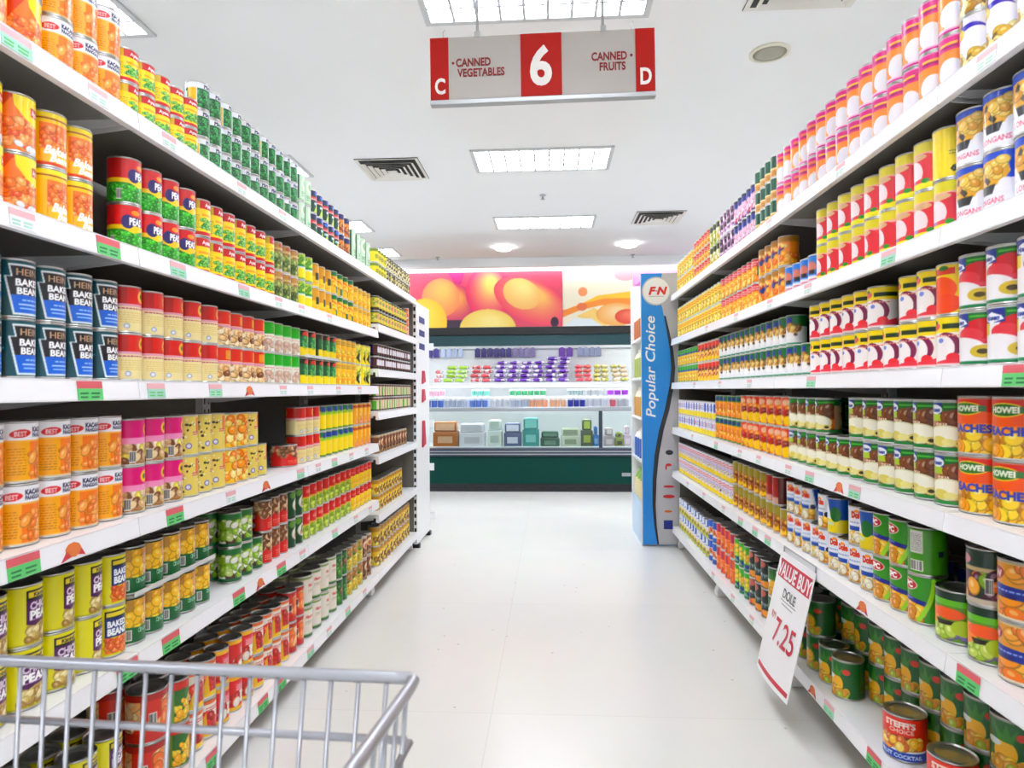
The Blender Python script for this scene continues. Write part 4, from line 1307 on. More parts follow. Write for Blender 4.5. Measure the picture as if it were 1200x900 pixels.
# vegetable side, shelf by shelf from the top
run('L', 0, -150, 57, 'bean_swirl', 2, .076, .113, look='orange baked bean can with yellow swirl, top shelf')
run('L', 0, 57, 140, 'kacang', 2, .076, .113, look='orange white-topped bean can on top shelf')
run('L', 0, 140, 231, 'ayam_pea', 2, .066, .084, look='small yellow pea can on top shelf')
run('L', 0, 231, 350, 'pea_small', 3, .066, .081, rot=-.42)
run('L', 0, 350, 364, 'mint_jar', 2, .07, .11, look='pale mint can next to small peas')
run('L', 0, 364, 398, 'veg_dark', 2, .073, .1)
run('L', 0, 398, 411, 'veg_gold', 2, .073, .1)
run('L', 0, 411, 436, 'mint_jar', 1, .085, .165, look='tall pale mint vegetable can')
run('L', 0, 441, 453, 'lemon_small', 2, .06, .085, far=True)
run('L', 0, 453, 490, 'sardine_tan', 2, .06, .085, far=True)

run('L', 1, -150, 48, 'bean_swirl', 2, .076, .116, look='orange baked bean can with swirl, second shelf')
run('L', 1, 48, 114, 'bean_band', 2, .074, .116)
run('L', 1, 126, 232, 'mushy_pea', 2, .0755, .113, gap=True, rot=-.4)
run('L', 1, 232, 319, 'ayam_pea', 2, .0745, .11, look='yellow pea can on second shelf')
run('L', 1, 319, 348, 'beige_green', 2, .074, .108)
run('L', 1, 348, 367, 'lime_yellow', 2, .074, .11)
run('L', 1, 367, 389, 'yellow_navy', 2, .076, .105)
run('L', 1, 389, 415, 'corn_green', 2, .078, .11)
run('L', 1, 415, 437, 'gold_corn', 2, .075, .1, look='golden corn can on second shelf')
run('L', 1, 441, 477, 'jar_pink', 2, .07, .088, far=True)
run('L', 1, 477, 490, 'pink_stack', 3, .06, .068, far=True)

run('L', 2, -150, 141, 'keystone', 2, .0755, .1145)
run('L', 2, 143, 257, 'cream_red', 2, .081, .115, look='cream red-topped can on third shelf')
run('L', 2, 257, 311, 'cream_mush', 2, .076, .113)
run('L', 2, 311, 352, 'green_white', 2, .078, .113)
run('L', 2, 353, 394, 'tall_green', 2, .08, .11, tray=True)
run('L', 2, 394, 416, 'gold_corn', 2, .078, .112, look='golden corn can on third shelf')
run('L', 2, 416, 437, 'leafy', 2, .082, .11)
run('L', 2, 441, 490, 'small_brown', 2, .06, .075, far=True)
run('L', 3, 441, 490, 'small_lime', 2, .06, .08, far=True)
run('L', 4, 441, 476, 'brown_cream', 1, .075, .11, far=True, look='brown and cream can, short end bay')
run('L', 5, 441, 470, 'far_yellow', 2, .07, .09, far=True, look='golden bean can above the bottom shelf')
run('L', 6, 441, 479, 'far_yellow', 2, .075, .115, far=True, look='golden bean can on the end bay floor shelf')
run('L', 6, 479, 490, 'far_white', 2, .07, .11, far=True)

run('L', 3, -150, 146, 'kacang', 2, .0795, .12, look='orange white-topped bean can on fourth shelf')
run('L', 3, 147, 216, 'magenta_mush', 2, .0765, .115)
run('L', 3, 216, 265, 'beige_bits', 2, .074, .115, look='pale yellow can beside magenta mushrooms')
run('L', 3, 265, 291, 'peach_half', 2, .074, .113)
run('L', 3, 291, 312, 'beige_bits', 2, .072, .112, gaps=((1, 1),), look='pale yellow can beyond the orange ones')
run('L', 3, 318, 348, 'red_mush', 1, .105, .085, gap=True, look='short wide red mushroom can')
run('L', 3, 348, 375, 'cream_red', 2, .08, .115, look='cream red-topped can on fourth shelf')
run('L', 3, 375, 412, 'yellow_blue', 2, .079, .115)
run('L', 3, 412, 437, 'orange_stripe', 2, .078, .115)

run('L', 4, -150, 124, 'chick', 2, .0805, .12, depth=2)
run('L', 4, 124, 148, 'blue_bean', 2, .0745, .118, depth=2)
run('L', 4, 148, 243, 'cendawan', 2, .0755, .116, depth=2, tray=True)
run('L', 4, 256, 308, 'mixed_green', 2, .072, .112, depth=2, gaps=((2, 1), (3, 1)), gap=True)
run('L', 4, 308, 337, 'red_mush', 2, .072, .113, look='red mushroom can on fifth shelf')
run('L', 4, 337, 352, 'deep_green', 2, .074, .112)
run('L', 4, 352, 411, 'red_green', 2, .0745, .112)
run('L', 4, 411, 437, 'red_yellow', 2, .074, .11)

run('L', 5, 10, 146, 'chick', 2, .0805, .115, depth=2, look='shadowed yellow chick pea can on bottom shelf')
run('L', 5, 168, 203, 'orange_slice', 2, .1, .128, depth=2)
run('L', 5, 203, 218, 'corn_leaf', 2, .073, .118, depth=2)
run('L', 5, 216, 248, 'white_tomato', 2, .073, .115, depth=2, look='white tomato can beside green corn')
run('L', 5, 248, 297, 'red_yel_band', 2, .073, .115, depth=2)
run('L', 5, 297, 338, 'white_tomato', 2, .074, .115, depth=2, look='white tomato can beside banded red tomato')
run('L', 5, 338, 353, 'orange_slice', 2, .075, .12, depth=2, look='slim red orange-slice can')
run('L', 5, 353, 394, 'white_olive', 2, .092, .128, depth=2)
run('L', 5, 394, 406, 'plain_green', 2, .074, .125)
run('L', 5, 406, 424, 'olive_yellow', 2, .078, .12)
run('L', 5, 424, 437, 'brown_cream', 2, .075, .118, look='brown and cream can on bottom shelf')

# fruit side, shelf by shelf from the top
run('R', 0, 1400, 1127, 'coconut', 2, .086, .128)
run('R', 0, 1127, 912, 'magenta_lychee', 2, .075, .127)
run('R', 0, 912, 887, 'green_tan', 3, .064, .09)
run('R', 0, 887, 862, 'indigo', 2, .066, .12)
run('R', 0, 862, 845, 'mauve', 2, .068, .12)
run('R', 0, 845, 834, 'chartreuse', 2, .07, .118)
run('R', 0, 834, 815, 'red_gold', 3, .07, .08)
run('R', 0, 815, 786, 'lemon', 2, .072, .108)

run('R', 1, 1400, 1127, 'blue_longan', 2, .091, .124)
run('R', 1, 1127, 958, 'yellow_lychee', 2, .0815, .121, sub={(0, 1): 'plain_yellow'})
run('R', 1, 958, 922, 'small_blue', 1, .073, .105)
run('R', 1, 922, 890, 'orange_navy', 2, .08, .12)
run('R', 1, 888, 846, 'red_dots', 2, .074, .11)
run('R', 1, 846, 786, 'lemon', 2, .073, .108, look='lemon yellow can with red script, second shelf')

run('R', 2, 1400, 1122, 'red_lychee', 2, .089, .122)
run('R', 2, 1122, 953, 'rambutan', 2, .083, .12, gaps=((3, 1),), sub={(0, 1): 'orange_fruit'})
run('R', 2, 953, 843, 'green_white_fruit', 2, .076, .117, gaps=((0, 1), (1, 1)))
run('R', 2, 953, 900, 'pear_back', 2, .1, .12, rank0=1, look='large dark can in the third shelf gap')
run('R', 2, 843, 818, 'red_orange', 2, .08, .116)
run('R', 2, 818, 786, 'lime_gold', 2, .075, .112)

run('R', 3, 1400, 1118, 'peaches', 2, .1, .128, depth=2)
run('R', 3, 1118, 993, 'pear', 2, .083, .123, depth=2)
run('R', 3, 993, 925, 'pear', 2, .083, .121, depth=1, gaps=((0, 1), (1, 1)), look='green pear can beside the orange cocktail')
run('R', 3, 993, 925, 'pear_back', 2, .083, .121, rank0=2, look='dark green can set back on fourth shelf')
run('R', 3, 925, 868, 'cocktail', 2, .084, .122)
run('R', 3, 868, 838, 'orange_green', 2, .075, .12)
run('R', 3, 838, 786, 'white_short', 2, .073, .1)

run('R', 4, 1400, 1159, 'peach_syrup', 2, .099, .122, depth=2)
run('R', 4, 1159, 1129, 'tropic', 2, .088, .122, sub={(0, 1): 'dark_fruit'})
run('R', 4, 1129, 1083, 'tropic', 1, .105, .12, look='wide short-stacked papaya cocktail can')
run('R', 4, 1083, 1026, 'lime_slice', 2, .088, .12, depth=1, sub={(0, 1): 'lime_back'})
run('R', 4, 1026, 922, 'pine_white', 2, .074, .116, depth=1, gaps=((2, 1), (5, 1)), sub={(0, 1): 'blue_yellow', (3, 1): 'blue_yellow'})
run('R', 4, 1129, 922, 'blue_yellow', 1, .08, .116, rank0=2, look='blue pineapple can set far back')
run('R', 4, 922, 858, 'brown_gold', 2, .079, .115, gaps=((0, 1),), sub={(1, 1): 'red_brown', (2, 1): 'red_brown'})
run('R', 4, 858, 786, 'blue_red_milk', 2, .072, .105)

run('R', 5, 986, 897, 'pine_green', 2, .096, .122, gaps=((0, 1), (1, 1)), look='dark green pineapple can on bottom shelf front', depth=1)
run('R', 5, 1130, 897, 'pine_green', 2, .096, .122, rank0=1, depth=2, look='dark green pineapple can standing further back')
run('R', 5, 897, 876, 'black_fruit', 2, .08, .125)
run('R', 5, 876, 861, 'green_pine', 2, .08, .125)
run('R', 5, 861, 838, 'orange_check', 2, .085, .128)
run('R', 5, 838, 829, 'blue_big', 2, .085, .12)
run('R', 5, 829, 786, 'milk_stack', 2, .075, .11)
for cx, dd, lab in ((1061, .106, 'red fruit cocktail can alone on the bottom shelf, further one'), (1117, .106, 'red fruit cocktail can alone on the bottom shelf, closer one'), (1190, .106, 'red fruit cocktail can at the frame edge, bottom shelf')):
    y = px_y(cx, RX + .085)
    tin('choice', dd, .118, (RX + .02 + dd / 2, y, RZ[5] + .0006), PI + (.85 if cx < 1150 else .3), lab, 'big red fruit cocktail cans')

# ------------------------------------------------------------------ hanging aisle sign
M_SIGNGREY = mat('sign_brushed_grey', '#b9b3ad', 0.4, noise=0.05, nscale=3)
M_SIGNRED = mat('sign_red', '#b8190f', 0.5, spec=0.2, noise=0.18, nscale=5)
M_SIGNWHITE = mat('sign_white_letters', '#f4f1ec', 0.5)
M_SIGNDARK = mat('sign_dark_red_letters', '#8e1c1c', 0.5)
M_ALU = mat('aluminium_rail', '#b4b6b8', 0.35, metal=0.6)
SY = 2.57
_l, _r = at(505, 80, Y=SY), at(767, 76, Y=SY)
_t, _b = at(636, 41, Y=SY).z, at(636, 114, Y=SY).z
SW, SCX = _r.x - _l.x, (_r.x + _l.x) / 2
SH, SCZ = _t - _b, (_t + _b) / 2
sg = empty('aisle_sign', (SCX, SY, SCZ), (0, math.radians(-0.55), 0))
tag(sg, 'hanging grey and red aisle sign numbered 6 for canned vegetables and fruits', 'sign')
hw, hh = SW / 2, SH / 2
obj_box('board', (-hw, hw, -.012, .012, -hh, hh), M_SIGNGREY, sg)
for nm, a, b in (('end_panel', -hw, -hw + SW * .083), ('end_panel', hw - SW * .085, hw), ('number_panel', -SW * .093, SW * .09)):
    obj_box(nm, (a, b, -.0145, -.0122, -hh, hh), M_SIGNRED, sg)
obj_box('bottom_rail', (-hw - .002, hw + .002, -.017, .017, -hh - .02, -hh - .0003), M_ALU, sg, bev=.003)


def sg_text(nm, s, h, m, x, z, wscale=.76, bold=.028):
    return letters(nm, s, h, m, sg, (x, -.0155 if m is M_SIGNWHITE else -.0132, z), (1, 0, 0), (0, 0, 1), bold=bold, depth=.002, wscale=wscale)


u, vv = SW / 262, SH / 76
sg_text('number', '6', 47 * vv, M_SIGNWHITE, (635 - 636) * u, 0, .86, .03)
sg_text('letter', 'C', 19 * vv, M_SIGNWHITE, (516.5 - 636) * u, -21 * vv, .72)
sg_text('letter', 'D', 20 * vv, M_SIGNWHITE, (756 - 636) * u, -19 * vv, .72)
sg_text('wording', 'CANNED', 9.8 * vv, M_SIGNDARK, (556 - 636) * u, 7 * vv)
sg_text('wording', 'VEGETABLES', 9.8 * vv, M_SIGNDARK, (565 - 636) * u, -5.5 * vv)
sg_text('wording', 'CANNED', 9.8 * vv, M_SIGNDARK, (714.5 - 636) * u, 7 * vv)
sg_text('wording', 'FRUITS', 9.8 * vv, M_SIGNDARK, (718 - 636) * u, -5.5 * vv)
for xx, zz in ((532, 6.5), (740, 6.5)):
    bm = bmesh.new()
    lathe(bm, [(1.6 * u, 0), (1.6 * u, .002)], 12)
    bmesh.ops.rotate(bm, verts=bm.verts, matrix=Matrix.Rotation(PI / 2, 3, 'X'))
    bmesh.ops.translate(bm, verts=bm.verts, vec=((xx - 636) * u, -.0122, zz * vv))
    link('bullet', new_mesh('bullet', bm, M_SIGNDARK), sg)
for xx in (561, 708):
    bm = bmesh.new()
    x = (xx - 636) * u
    tube(bm, [(x, 0, hh - .01), (x, 0, CEIL - SCZ - .003)], .006, 10)
    box(bm, x - .011, x + .011, -.016, .016, hh - .004, hh + .018)
    link('hanging_rod', new_mesh('hanging_rod', bm, M_ALU), sg)
for xx in (520, 741):
    bm = bmesh.new()
    x = (xx - 636) * u
    tube(bm, [(x, .0, hh - .004), (x, .0, hh + .03), (x + .006, .0, hh + .037)], .002, 8)
    link('hook', new_mesh('sign_hook', bm, M_ALU), sg)

# ------------------------------------------------------------------ refrigerated case across the end of the aisle
M_GREEN = mat('case_dark_green', '#053f38', 0.5, spec=0.15, noise=0.06, nscale=3)
M_TEAL = mat('canopy_teal', '#123f47', 0.3)
M_BLACK = mat('black_trim', '#131416', 0.4)
M_KICK = mat('kick_dark', '#232127', 0.45)
M_BUMP = mat('bumper_slate', '#2b3146', 0.35)
M_GREYRAIL = mat('grey_rail', '#a7adb4', 0.3, metal=0.5)
M_CASEWHITE = mat('case_white', '#f3f6f8', 0.4)
M_TUBE = mat('lit_case_tube', '#ffffff', 0.5, emit=COOLER_STRENGTH)


def glass_mat():
    m = bpy.data.materials.new('case_glass')
    m.use_nodes = True
    nt = m.node_tree
    for n in list(nt.nodes):
        nt.nodes.remove(n)
    out = nt.nodes.new('ShaderNodeOutputMaterial')
    mx = nt.nodes.new('ShaderNodeMixShader')
    tr = nt.nodes.new('ShaderNodeBsdfTransparent')
    tr.inputs[0].default_value = (0.93, 0.97, 0.96, 1)
    gl = nt.nodes.new('ShaderNodeBsdfGlossy')
    gl.inputs['Roughness'].default_value = 0.03
    fr = nt.nodes.new('ShaderNodeFresnel')
    fr.inputs['IOR'].default_value = 1.45
    nt.links.new(fr.outputs[0], mx.inputs[0])
    nt.links.new(tr.outputs[0], mx.inputs[1])
    nt.links.new(gl.outputs[0], mx.inputs[2])
    nt.links.new(mx.outputs[0], out.inputs[0])
    return m


M_GLASS = glass_mat()
CY = 7.40
CX0, CX1 = -2.7, 2.3


def zat(py, Y):
    return at(620, py, Y=Y).z


cs = empty('refrigerated_case', (0, CY, 0))
tag(cs, 'long dark green open refrigerated display case across the end of the aisle', 'refrigerated case')


def cpart(nm, y0, y1, z0, z1, m, bev=0.0, x0=CX0, x1=CX1, parent=None):
    return obj_box(nm, (x0, x1, y0, y1, z0, z1), m, parent or cs, bev)


Z_KICK, Z_BUMP0, Z_BUMP1 = zat(567, CY), zat(535, CY), zat(525, CY)
Z_GL = zat(482, CY)
bm = bmesh.new()
box(bm, CX0, CX1, .03, 1.25, 0.0, Z_KICK - .001)
x = CX0 + .1
while x < CX1 - .1:
    box(bm, x, x + .11, .0265, .031, .035, .06, mi=1)
    x += .172
link('kick_plate', new_mesh('kick_plate', bm, [M_KICK, M_BLACK]), cs)
cpart('base', 0.0, 1.25, Z_KICK, Z_BUMP0 - .001, M_GREEN, .004)
obj_box('badge', (at(734, 557, Y=CY).x - .05, at(734, 557, Y=CY).x + .05, -.006, -.0005, zat(558, CY), zat(554, CY)), M_GREYRAIL, cs)
bp = cpart('bumper', -.035, .1, Z_BUMP0, Z_BUMP1 - .001, M_BUMP, .02)
bm = bmesh.new()
for z in (.3, .62):
    zz = Z_BUMP0 + (Z_BUMP1 - Z_BUMP0) * z
    box(bm, CX0 + .01, CX1 - .01, -.038, -.0345, zz - .006, zz + .006)
link('trim_line', new_mesh('trim_line', bm, M_GREYRAIL), bp)
cpart('well_floor', .1005, 1.24, Z_BUMP0, Z_BUMP0 + .06, M_CASEWHITE)
cpart('back_panel', 1.2, 1.25, Z_BUMP0 + .061, 1.9, M_CASEWHITE)
xs = [CX0 + .02, at(497, 500, Y=CY).x, at(704, 500, Y=CY).x, CX1 - .02]
for a, b in zip(xs, xs[1:]):
    obj_box('glass_front', (a + .021, b - .021, .02, .028, Z_BUMP1, Z_GL), M_GLASS, cs)
for x in xs:
    obj_box('glass_post', (x - .02, x + .02, .005, .045, Z_BUMP1, Z_GL), M_BUMP, cs, .004)
cpart('top_rail', -.005, .055, Z_GL, zat(477, CY), M_GREYRAIL, .01)
# inside shelves
SH1Y, SH1Z = .42, zat(478, CY + .42) - .01
SH2Y, SH2Z = .5, zat(448, CY + .5)
s1 = cpart('shelf', SH1Y, 1.199, SH1Z - .025, SH1Z, M_CASEWHITE)
s2 = cpart('shelf', SH2Y, 1.199, SH2Z - .025, SH2Z, M_CASEWHITE)
cpart('price_rail', SH2Y - .012, SH2Y - .0005, SH2Z - .05, SH2Z, M_STRIP, parent=s2)
cpart('price_rail', SH1Y - .012, SH1Y - .0005, SH1Z - .05, SH1Z, M_STRIP, parent=s1)
zc0, zc1, zc2 = zat(405, CY + .35), zat(392, CY + .35), zat(383, CY + .35)
cpart('canopy', .35, .385, zc0, zc1 - .0006, M_TEAL, .006)
cpart('canopy_lining', .386, 1.199, zc1 - .03, zc1 - .0006, M_CASEWHITE)
cpart('canopy_cap', .33, 1.25, zc1, zc2, M_BLACK, .004)
bm = bmesh.new()
tube(bm, [(CX0 + .1, .47, zc1 - .05), (CX1 - .1, .47, zc1 - .05)], .014, 10)
tube(bm, [(CX0 + .1, SH2Y + .05, SH2Z - .042), (CX1 - .1, SH2Y + .05, SH2Z - .042)], .009, 8)
tube(bm, [(CX0 + .1, SH1Y + .05, SH1Z - .042), (CX1 - .1, SH1Y + .05, SH1Z - .042)], .009, 8)
link('lamp_tube', new_mesh('lamp_tube', bm, M_TUBE), cs)
for x in (CX0, CX1 - .04):
    pts = [(.0, Z_BUMP1), (1.25, Z_BUMP1), (1.25, zc0 - .001), (.37, zc0 - .001), (.37, 1.2), (.0, Z_GL + .03)]
    bm = bmesh.new()
    prism(bm, pts, 'x', x, x + .04)
    link('end_panel', new_mesh('case_end_panel', bm, M_CASEWHITE), cs)
# chilled air curtain grille line
cpart('return_grille', .101, .3, Z_BUMP0 + .061, Z_BUMP0 + .09, mat('grille_grey', '#c3c9cc', .5))

# --- goods in the case
M_BAG = {}


def bag_mesh(key, col, col2, w, h, t, seed):
    if key in M_BAG:
        return M_BAG[key]
    r = random.Random(seed)
    N, K = 15, 11
    c1, c2 = np.array(lin(col)), np.array(lin(col2))
    bm = bmesh.new()
    lay = bm.verts.layers.float_color.new('ink')
    top, bot = {}, {}
    ph = [r.uniform(0, 6) for _ in range(6)]
    for i in range(N):
        for j in range(K):
            a, b = i / (N - 1) * 2 - 1, j / (K - 1) * 2 - 1
            e = max(0, (1 - abs(a) ** 4)) ** .45 * max(0, (1 - abs(b) ** 4)) ** .45
            cr = .13 * math.sin(5 * a + ph[0] + 2 * b) + .07 * math.sin(7 * b + ph[1] + 4 * a)
            z = t / 2 * e * (1 + cr)
            x, y = a * w / 2 * (1 - .06 * b * b), b * h / 2 * (1 - .05 * a * a)
            col_ = c1 if (abs(a) < .8 and (math.sin(3.4 * a + ph[2]) + math.sin(3.6 * b + ph[3]) > -1.2)) else c2
            top[i, j] = bm.verts.new((x, y, z))
            top[i, j][lay] = (*col_, 1)
            if i in (0, N - 1) or j in (0, K - 1):
                bot[i, j] = top[i, j]
            else:
                bot[i, j] = bm.verts.new((x, y, -z * .9))
                bot[i, j][lay] = (*col_, 1)
    for i in range(N - 1):
        for j in range(K - 1):
            f = bm.faces.new((top[i, j], top[i + 1, j], top[i + 1, j + 1], top[i, j + 1]))
            f.smooth = True
            f = bm.faces.new((bot[i, j + 1], bot[i + 1, j + 1], bot[i + 1, j], bot[i, j]))
            f.smooth = True
    me = new_mesh('bag', bm, print_mat('glossy_film', .22, .5))
    M_BAG[key] = me
    return me


rb = random.Random(21)
zs0 = SH2Z + .001
BAGS = [  # x pixel range, columns, layers, colours, look
    (508, 518, 1, 3, ('#e88a92', '#f4f0ee'), 'pink and white snack bag'), (518, 548, 2, 4, ('#a8d43a', '#f0f4e4'), 'lime green snack bag'),
    (548, 577, 2, 4, ('#d24a56', '#f4e6e6'), 'red and white snack bag'), (577, 671, 6, 6, ('#6a2ab0', '#efe6f6'), 'purple snack bag'),
    (672, 695, 2, 4, ('#e8506a', '#f2a06a'), 'coral red snack bag'), (695, 715, 2, 4, ('#e8d8a0', '#c9c82a'), 'cream and yellow snack bag'), (716, 738, 2, 4, ('#f0d2b8', '#b8c83a'), 'cream snack bag with green print')]
for a, b, n, ly, cols, look in BAGS:
    xa, xb = at(a, 440, Y=CY + SH2Y + .1).x, at(b, 440, Y=CY + SH2Y + .1).x
    wd = (xb - xa) / (n + .3)
    me = [bag_mesh((look, q), cols[0], cols[1], wd * .985, .21, .046, q + len(look)) for q in range(3)]
    for l in range(ly):
        dxl = .15 * wd + rb.uniform(-.14, .14) * wd
        for k in range(n):
            xx = xa + (k + .5) * wd + dxl
            hgt = 1 if ly < 6 else (1 if l < 5 or k > n * .5 else 0)
            if not hgt:
                continue
            o = link('snack_bag', me[rb.randrange(3)], None, (xx, CY + SH2Y + .14 + l * .06 + rb.uniform(-.02, .02), zs0 + .030 + l * .054), (math.radians(rb.uniform(-1, 2)), rb.uniform(-.012, .012), 0))
            tag(o, '%s in the chilled case, %s along, %s layer up' % (look, ORD[k], ORD[l]), 'snack bag', look + 's in the chilled case')

PK = {}


def pot_mesh(col, col2, r, h):
    k = (col, col2, h)
    if k not in PK:
        bm = bmesh.new()
        lathe(bm, [(r * .8, 0), (r * .82, .003), (r * .88, h * .16)], 16, mi=0, cap1=False)
        lathe(bm, [(r * .88, h * .16), (r * .96, h * .8)], 16, mi=1, cap0=False, cap1=False)
        lathe(bm, [(r * .96, h * .8), (r * .98, h * .93), (r * 1.05, h * .94), (r * 1.05, h), (r * .5, h + .001)], 16, mi=0, cap0=False)
        PK[k] = new_mesh('yogurt_pot', bm, [mat('pot_' + col, col, .35), mat('pot_' + col2, col2, .35)])
    return PK[k]


POTS = [(498, 520, 'blue', '#e4ecf6', '#4a6ac0'), (521, 548, 'pale grey', '#f2f3f6', '#a9b4cc'), (550, 572, 'blue striped', '#dfe8f8', '#5a7ac8'), (575, 597, 'white', '#f6f6f6', '#c0c4d0'),
        (598, 620, 'white', '#f4f4f8', '#aab4c8'), (620, 642, 'white and orange', '#f4f2f0', '#e8a07a'), (644, 663, 'cream', '#f6f0ea', '#eab08a'), (665, 686, 'deep blue', '#dfe2f4', '#2a2f9a'),
        (688, 712, 'clear white', '#eef0f4', '#c8ccd8'), (714, 722, 'red', '#f2e6e6', '#c85a6a'), (723, 738, 'grey', '#f2f2f2', '#b0b4bc')]
TOPS = [(500, 520, 'pink', '#f4dce4', '#e89ab0'), (551, 573, 'mint', '#e8f4f0', '#6ac0b0'), (596, 640, 'green', '#eef4ee', '#4ab07a'), (665, 684, 'grey green', '#e6ece8', '#8aa0a0'), (685, 708, 'silver', '#eceef0', '#a8acb0'), (712, 738, 'violet', '#f2e6f6', '#9a3ac0')]
pr = .036
cnt = {}
for lay, rows in ((0, POTS), (1, TOPS)):
    for a, b, cn, c1, c2 in rows:
        yy = CY + SH1Y + .05
        xa, xb = at(a, 470, Y=yy).x, at(b, 470, Y=yy).x
        n = max(1, round((xb - xa) / (2.12 * pr)))
        for k in range(n):
            i = cnt[(cn, lay)] = cnt.get((cn, lay), 0) + 1
            f_ = (xb - xa) / n / (2.12 * pr)
            o = link('yogurt_pot', pot_mesh(c1, c2, pr, .125 if lay == 0 else .085), None, (xa + (k + .5) * (xb - xa) / n, yy + (.0 if lay == 0 else .115), SH1Z + .0006 + lay * .145))
            o.scale = (f_, f_, 1)
            tag(o, '%s yogurt pot, %s row of the chilled shelf, %s from the vegetable side' % (cn, 'front' if lay == 0 else 'raised back', ORD[i - 1]), 'yogurt pot', 'yogurt pots in the chilled case')
M_CLEARP = mat('clear_tray', '#e6edf2', 0.2, alpha=1)
tr_ = obj_box('raised_tray', (at(500, 470, Y=CY + .6).x, at(738, 470, Y=CY + .6).x, CY + SH1Y + .11, CY + SH1Y + .3, SH1Z + .0006, SH1Z + .1447), M_CLEARP)
tag(tr_, 'pale riser step under the back row of yogurt pots', 'display riser')
# hook strips with small hanging packets at the back
for i, (a, b, colr, nm) in enumerate(((500, 515, '#3a2a8a', 'indigo'), (516, 543, '#b9c6e8', 'pale blue'), (556, 600, '#2f1f7a', 'deep indigo'), (600, 628, '#8a7fb0', 'lilac'), (654, 672, '#6a2aa8', 'violet'), (676, 705, '#8f9ac0', 'slate blue'))):
    yy = CY + 1.13
    xa, xb = at(a, 415, Y=yy).x, at(b, 415, Y=yy).x
    n = max(2, int((xb - xa) / .075))
    z1 = zat(410, yy)
    for k in range(n):
        bm = bmesh.new()
        w_ = (xb - xa) / n * .42
        prism(bm, [(-w_, 0), (w_, 0), (w_, .1), (w_ * .3, .12), (-w_ * .3, .12), (-w_, .1)], 'y', -.012, .012)
        bmesh.ops.bevel(bm, geom=bm.edges[:], offset=.004, segments=1, affect='EDGES')
        o = link('hanging_packet', new_mesh('hanging_packet', bm, mat('packet_' + nm, colr, .3)), None, (xa + (k + .5) * (xb - xa) / n, yy, z1 - .09))
        tag(o, '%s packet hung at the back of the case, %s from the vegetable side' % (nm, ORD[k]), 'packet', 'packets hung at the back of the case')
hb = bmesh.new()
tube(hb, [(at(495, 412, Y=CY + 1.13).x, CY + 1.155, zat(409, CY + 1.15)), (at(740, 412, Y=CY + 1.13).x, CY + 1.155, zat(409, CY + 1.15))], .008, 8)
tag(link('packet_rail', new_mesh('packet_rail', hb, M_GREYRAIL)), 'thin grey hanging rail along the back of the chilled case', 'rail')

# packs in the well behind the glass
WELL = [(507, 536, 498, 522, '#c2722a', 'amber brown tray pack', '#e8b890'), (538, 568, 500, 522, '#e6e6ea', 'pale white tray pack', '#c8c8d0'), (571, 588, 496, 522, '#dfeae4', 'pale mint tray pack', '#b8d0c4'),
        (590, 611, 500, 522, '#4a5a8a', 'navy and white bag pack', '#d8dcec'), (612, 632, 494, 522, '#1f9a96', 'teal bag pack', '#7ad0c8'), (633, 656, 510, 522, '#1f5a44', 'dark green tray pack', '#5a8a74'),
        (657, 680, 506, 522, '#c8d4b8', 'pale green tray pack', '#8a9a78'), (681, 695, 496, 522, '#4a5a3a', 'olive bag pack', '#a8c03a'), (695, 702, 504, 522, '#2a7ac8', 'bright blue carton', '#7ab0e0'),
        (708, 720, 506, 522, '#b8a8a8', 'grey pink tray pack', '#e6dada'), (721, 731, 511, 522, '#9aa83a', 'yellow green tray pack', '#4a4a3a'), (731, 740, 504, 522, '#d8c0d0', 'pale pink tray pack', '#f0e0ea')]
zf = Z_BUMP0 + .0605
for a, b, t, bo, colr, nm, c2 in WELL:
    yy = CY + .36
    xa, xb = at(a, 510, Y=yy).x, at(b, 510, Y=yy).x
    zt = zat(t - 4, yy)
    W_ = xb - xa - .004
    bm = bmesh.new()
    box(bm, -W_ / 2, W_ / 2, 0, .2, 0, (zt - zf) * .62, bev=.012, mi=0)
    box(bm, -W_ / 2 + .012, W_ / 2 - .012, .01, .19, (zt - zf) * .62, zt - zf, bev=.02, mi=1)
    box(bm, -W_ * .3, W_ * .3, -.0012, .0005, (zt - zf) * .2, (zt - zf) * .45, mi=1)
    o = link('chilled_pack', new_mesh('chilled_pack', bm, [mat('pack_' + colr, colr, .35), mat('pack_' + c2, c2, .35)]), None, ((xa + xb) / 2, yy, zf))
    tag(o, '%s behind the glass front of the chilled case' % nm, 'food pack', 'packs in the chilled well')

# ------------------------------------------------------------------ fruit mural above the case
MY = 9.19
mz0, mz1 = zat(384, MY), zat(318, MY)


def mural_cv(seed):
    c = Canvas(230, 60, (at(660, 350, Y=MY).x - at(486, 350, Y=MY).x) / (mz1 - mz0), seed, ss=2)
    return c


def grad_ell(c, cu, cv, ru, rv, ca, cb, ang=0.0, steps=16):
    """a soft round fruit in a printed picture"""
    ca, cb = srgb(ca), srgb(cb)
    for i in range(steps):
        t = i / (steps - 1)
        k = 1 - t * .75
        c.ell(cu + t * ru * .1, cv + t * rv * .3, ru * k, rv * k, cb * (1 - t) + ca * t, ang)


